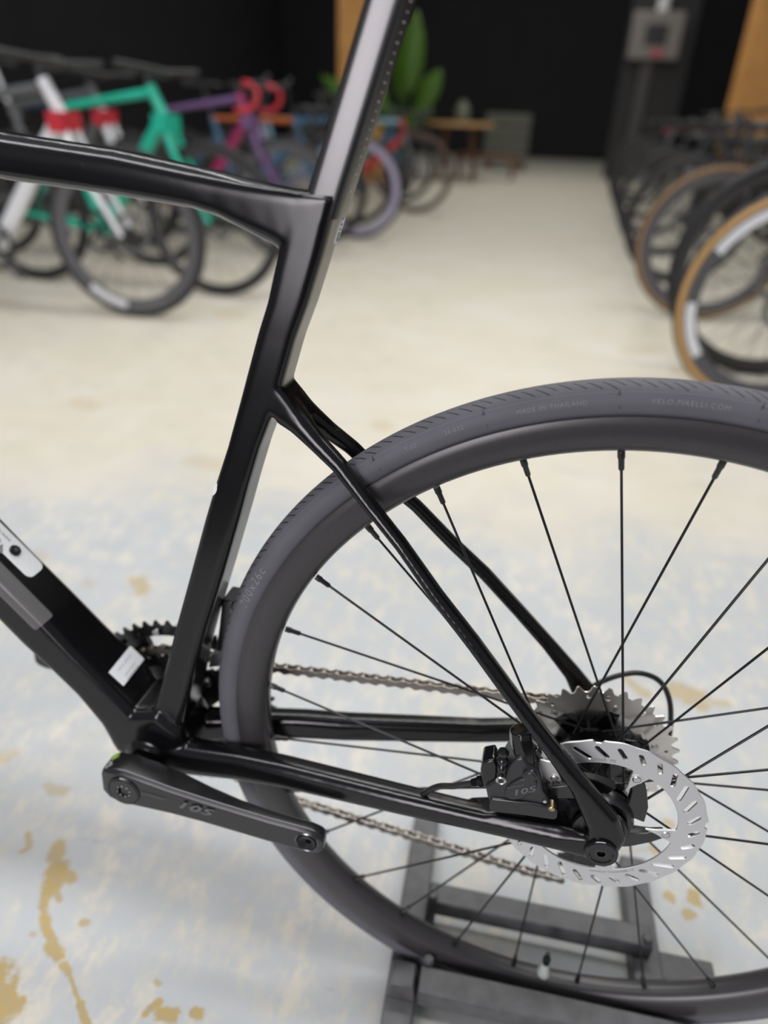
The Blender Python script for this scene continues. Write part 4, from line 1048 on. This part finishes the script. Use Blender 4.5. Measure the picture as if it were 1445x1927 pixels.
# left row, front wheels towards the aisle: label, floor point of the front wheel, heading, colours
g1 = ground(262, 596); g2 = ground(415, 556); g3 = ground(540, 486)
M_rimg = pm('grey rim', (.085, .083, .09), .4)
LEFT = [
 ('white and red racing bike with white rim lettering, nearest of the left row', (g1.x, g1.y), .05, P_white, P_white, P_grey, dict(deep=True, decal=DW_, slack=True, flat=True, crown=P_red, rimmat=M_rimg)),
 ('teal green bike with teal fork, second of the left row', (g2.x, g2.y), -.02, P_teal, P_teal, P_teal, dict(deep=False, slack=True, flat=True)),
 ('grey bike with white fork and red crown standing just behind the teal bike', (-2.17, 3.42), .0, P_grey, P_white, P_grey, dict(post=M_silver, slack=True, flat=True, crown=P_red)),
 ('purple bike with magenta top tube, between grey and blue bikes', (g3.x, g3.y), .02, P_mag, P_purple, P_purple, dict(deep=True, bar=P_red, slack=True, rimmat=M_rimg)),
 ('blue bike with orange top tube behind the purple bike', (-1.50, 4.55), .0, P_blue, P_blue, P_orange, dict()),
 ('lavender grey deep rimmed bike half hidden by the seatpost', (-1.30, 4.85), -.03, P_lav, P_grey, P_blue, dict(deep=True, rimmat=P_lav)),
 ('sky blue bike with red bar tape in the left row', (-1.48, 5.55), .0, P_sky, P_sky, P_blue, dict(bar=P_red)),
 ('brown tyred bike with red frame at the end of the left row', (-1.12, 6.55), .03, P_red, P_grey, P_sky, dict(wall=M_brown)),
 ('dark blue bike behind the brown tyred bike', (-1.40, 7.40), .0, P_blue, P_blue, P_blue, dict(flat=True)),
]
for lb, (fx, fy), rz, a_, b2, c_, kw in LEFT:
    x, y = front_at(fx, fy, rz); shop_bike(lb, (x, y), rz, a_, b2, c_, group='bikes parked along the left side', **kw)
# second row behind them against the left wall
for i, (lb, fx, fy, a_, b2, c_) in enumerate([
 ('black bike in the back row behind the white and red bike', -4.75, 3.6, P_black, P_black, P_black), ('red bike in the back row left of the teal bike', -4.65, 4.4, P_red, P_white, P_red),
 ('green bike in the back row above the red one', -4.65, 5.2, P_teal, P_white, P_teal), ('black and grey bike far back in the left rows', -4.65, 6.1, P_grey, P_black, P_black),
 ('dark bike deepest in the left back row', -4.65, 7.0, P_black, P_black, P_blue)]):
    x, y = front_at(fx, fy, 0); shop_bike(lb, (x, y), 0.0, a_, b2, c_, flat=bool(i % 2), group='bikes in the left back row')
# right row, front wheels towards the aisle (turned round)
def hub_floor(px, py, rad_px):
    q = depth_pt(px, py, FPX * WR / rad_px); return q
RIGHT = [
 ('tan wall tyred bike with white rim lettering, nearest of the right row', hub_floor(1452, 640, 196), PI + .12, P_sky, P_black, P_black, dict(wall=M_tan, deep=True, rimmat=M_rimg, decal=[(-38, -2, P_white), (30, 78, P_white)])),
 ('black tyred bike just behind the tan wall bike', None, PI, P_grey, P_grey, P_black, dict(scale=1.1, slack=True, flat=True)),
 ('bike with darkened tan tyre and red caliper, third of the right row', None, PI, P_black, P_black, P_red, dict(wall=M_tan2, deep=True, rimmat=M_rimg)),
 ('black bike with thick tyres, fourth of the right row', None, PI, P_black, P_black, P_black, dict(flat=True)),
 ('black mountain bike, fifth of the right row', None, PI, P_black, P_grey, P_black, dict(flat=True)),
 ('dark bike with silver crown, sixth of the right row', None, PI, P_black, P_black, P_grey, dict(flat=True)),
 ('dark bike, seventh of the right row', None, PI, P_grey, P_black, P_black, dict(flat=True)),
 ('black bike with red top tube near the far end of the right row', None, PI, P_black, P_black, P_mag, dict()),
 ('black bike at the far end of the right row', None, PI, P_black, P_black, P_black, dict(flat=True)),
]
RP = []
for px, py, rp_ in ((1452, 640, 196), (1470, 600, 174), (1340, 455, 138), (1292, 410, 112), (1258, 375, 92), (1236, 352, 78), (1216, 334, 66), (1203, 320, 57), (1196, 311, 51)):
    q = hub_floor(px, py, rp_); RP.append((q.x, q.y))
for (lb, _, rz, a_, b2, c_, kw), (fx, fy) in zip(RIGHT, RP):
    x, y = front_at(fx, fy, rz); shop_bike(lb, (x, y), rz, a_, b2, c_, group='bikes parked along the right side', **kw)

# ------------------------------------------------------------------ posts, wall box, plant, table, planter
M_wood = pm('warm timber', (0.66, 0.33, 0.105), 0.55, 0, 0.3, 0.25, 6)
def post_at(label, px0, px1, py, dep, name='timber_post'):
    a = depth_pt(px0, py, dep); b = depth_pt(px1, py, dep); w_ = (b - a).length
    c = (a + b) / 2; mb = MB(); mb.box((0, 0, 2.4), (w_, w_ * .8, 4.8)); o = mb.build(name, M_wood, None, 30, .01); o.location = (c.x, c.y + w_ * .4, 0)
    tag(o, label, 'post', 'timber posts'); return o
post_at('orange timber post behind the seatpost and the left bikes', 634, 714, 70, 8.2)
post_at('orange timber post behind the right row of bikes', 1398, 1480, 150, 8.3)
col_c = depth_pt(1222, 150, 10.5)
c_ = MB().box((0, 0, 2.6), (.95, .25, 5.2)).build('trim_1', pm('dark grey pier paint', (.020, .020, .022), .7), None, 0); c_.location = (col_c.x + .05, col_c.y + .16, 0); tag(c_, 'dark grey wall pier carrying the switch box', None, None, 'structure')
M_boxg = pm('grey switch box enamel', (.21, .20, .19), .5, 0, .4, .05, 20)
A = depth_pt(1182, 75, 10.5); B_ = depth_pt(1272, 75, 10.5); T_ = depth_pt(1226, 30, 10.5); Bo = depth_pt(1226, 115, 10.5)
sw = empty('switch_box', ((A.x + B_.x) / 2, col_c.y, Bo.z)); tag(sw, 'grey electrical switch box with conduit on the dark pier', 'switch box')
wd_ = (B_ - A).length; hd_ = T_.z - Bo.z
MB().box((0, -.05, hd_ / 2), (wd_, .16, hd_)).build('box_body', M_boxg, sw, 30, .03, 3)
MB().box((-.01, -.14, hd_ * .52), (wd_ * .42, .02, hd_ * .42)).build('box_window', M_dark, sw, 30, .01)
MB().box((.05, -.135, hd_ * .14), (wd_ * .24, .02, hd_ * .16)).build('warning_label', pm('red label', (.42, .08, .11), .5), sw, 30, .01)
MB().box((-.05, 0, -Bo.z / 2), (.17, .09, Bo.z - .02)).build('lower_conduit', pm('conduit grey', (.060, .056, .056), .5), sw, 30, .01)
MB().tube([(.03, -.02, hd_ - .01), (.04, -.02, hd_ + .8), (.05, -.02, hd_ + 2.0)], .085, 14).build('upper_conduit', P_white, sw, 40)
# leafy plant in a pot on the floor behind the left bikes
pc = depth_pt(757, 175, 7.6)
plant = empty('potted_plant', (pc.x, pc.y, 0)); tag(plant, 'broad leaved green plant in a pot behind the left bikes', 'plant')
M_leaf = pm('leaf green', (.055, .130, .009), .45, 0, .4, .35, 12); M_pot = pm('dark pot', (.05, .045, .04), .6)
MB().loft([[Vector((r * math.cos(2 * PI * k / 20), r * math.sin(2 * PI * k / 20), z)) for k in range(20)] for r, z in ((.14, 0), (.19, .36), (.20, .36), (.20, .40), (.17, .40), (.16, .34))]).build('pot', M_pot, plant, 40)
def leaf(base, tip, w_, droop):
    base = Vector(base); tip = Vector(tip); ax_ = (tip - base); L_ = ax_.length; ax_.normalize(); sd_ = ax_.cross(Vector((0, -1, .25))).normalized(); up_ = sd_.cross(ax_)
    vs = []; fs = []; n = 10
    for i in range(n + 1):
        t = i / n; p = base + ax_ * (L_ * t) - Vector((0, 0, droop * t * t)); ww = w_ * math.sin(PI * min(.98, .06 + t * .94)) ** .75
        vs += [p - sd_ * ww + up_ * (.15 * ww), p, p + sd_ * ww + up_ * (.15 * ww)]
    for i in range(n):
        for j in range(2): fs.append((3 * i + j, 3 * i + j + 1, 3 * i + j + 4, 3 * i + j + 3))
    o = MB().add(vs, fs).build('leaf', M_leaf, plant, 60); md = o.modifiers.new('t', 'SOLIDIFY'); md.thickness = .006
sb_ = Vector((0, 0, .38)); top_z = depth_pt(768, 30, 7.6).z
for tip, w_, dr in (((.12, -.05, top_z), .15, 0), ((.42, -.05, top_z - .42), .12, .10), ((-.05, .1, top_z - .1), .12, .0), ((.30, .15, top_z - .7), .12, .15), ((-.42, 0, top_z - .45), .11, .12), ((-.95, .05, top_z - .55), .10, .05), ((.1, -.2, top_z - .85), .12, .1), ((-.3, .2, top_z - .75), .12, .1)):
    mid_ = Vector(tip) * .45 + sb_ * .55
    leaf(mid_, tip, w_, dr)
    MB().tube([sb_, sb_.lerp(mid_, .5) + Vector((0, 0, .03)), mid_], [.016, .012, .009], 6).build('stem', M_leaf, plant, 60)
# round table with a pot on it
tb = ground(885, 345); th_ = .74
tq_ = depth_pt(866, 230, (tb - CAM).dot(FW)); 
table = empty('round_table', (tq_.x, tq_.y, 0)); tag(table, 'small round timber table beyond the left row of bikes', 'table')
tz_ = max(.55, tq_.z)
MB().loft([[Vector((r * math.cos(2 * PI * k / 28), r * math.sin(2 * PI * k / 28), z)) for k in range(28)] for r, z in ((.46, tz_ - .05), (.48, tz_ - .04), (.48, tz_ - .005), (.47, tz_))]).build('table_top', pm('oak top', (.50, .30, .14), .5, 0, .3, .2, 8), table, 40)
for k in range(4):
    a = PI / 4 + PI / 2 * k; MB().tube([(.26 * math.cos(a), .26 * math.sin(a), tz_ - .04), (.36 * math.cos(a), .36 * math.sin(a), 0)], [.028, .022], 8).build('leg', M_wood2 if False else pm('dark timber leg', (.12, .055, .025), .5), table, 40)
vase = MB(); vase.loft([[Vector((r * math.cos(2 * PI * k / 18), r * math.sin(2 * PI * k / 18), z)) for k in range(18)] for r, z in ((.07, 0), (.10, .06), (.10, .16), (.06, .22), (.05, .26))])
vo = vase.build('vase', pm('sage glaze', (.14, .17, .12), .4), None, 50); vo.location = (tq_.x + .03, tq_.y - .1, tz_); tag(vo, 'sage green vase standing on the round table', 'vase')
# grey green crate planter on timber runners beside the table
k0 = depth_pt(912, 285, 12.2); k1 = depth_pt(992, 285, 12.2); kt = depth_pt(950, 212, 12.2)
cr = empty('storage_crate', ((k0.x + k1.x) / 2, k0.y, 0)); tag(cr, 'grey green crate on timber feet beside the round table', 'crate')
wcr = (k1 - k0).length; ztop = kt.z
for i in range(4):
    z0 = .12 + (ztop - .12) * i / 4; z1 = .12 + (ztop - .12) * (i + 1) / 4 - .015
    MB().box((0, 0, (z0 + z1) / 2), (wcr, .6, z1 - z0)).build('crate_panel', pm('grey green paint', (.105, .112, .092), .6, 0, .3, .1, 8), cr, 0, .01)
for s in (-1, 1): MB().box((s * wcr * .38, 0, .06), (.12, .62, .12)).build('crate_foot', pm('dark timber leg', (.12, .055, .025), .5), cr, 0, .01)
# bench seat in front of the crate
bn_ = ground(900, 335); be = empty('low_bench', (bn_.x, bn_.y, 0)); tag(be, 'low brown timber bench in front of the crate', 'bench')
MB().box((.1, 0, .30), (.95, .34, .06)).build('bench_seat', pm('brown timber', (.15, .075, .04), .5, 0, .3, .2, 8), be, 0, .01)
for x in (-.30, .50):
    for y in (-.12, .12): MB().box((x, y, .135), (.06, .06, .27)).build('leg', pm('brown timber', (.15, .075, .04), .5), be, 0, .006)

# ------------------------------------------------------------------ front end of the bicycle in the stand (ahead of the picture's left edge)
TURN = Matrix.Translation((BBX, 0, 0)) @ Matrix.Rotation(PI, 4, 'Z')
for nm, key, mt_ in (('fork', 'fork', M_frame), ('stem', 'stem', M_blk), ('handlebar', 'bar', M_tape), ('saddle', 'saddle', M_dark)):
    o = mesh_part(nm, BM[key], mt_, bike); o.matrix_local = TURN
    if nm == 'handlebar':
        for s in (-1, 1): mesh_part('brake_lever', BM['hood%d' % s], M_dark, o)
wheel(bike, Vector((BBX - FA.x, 0, RT)), None, M_rim, False, None, 24)
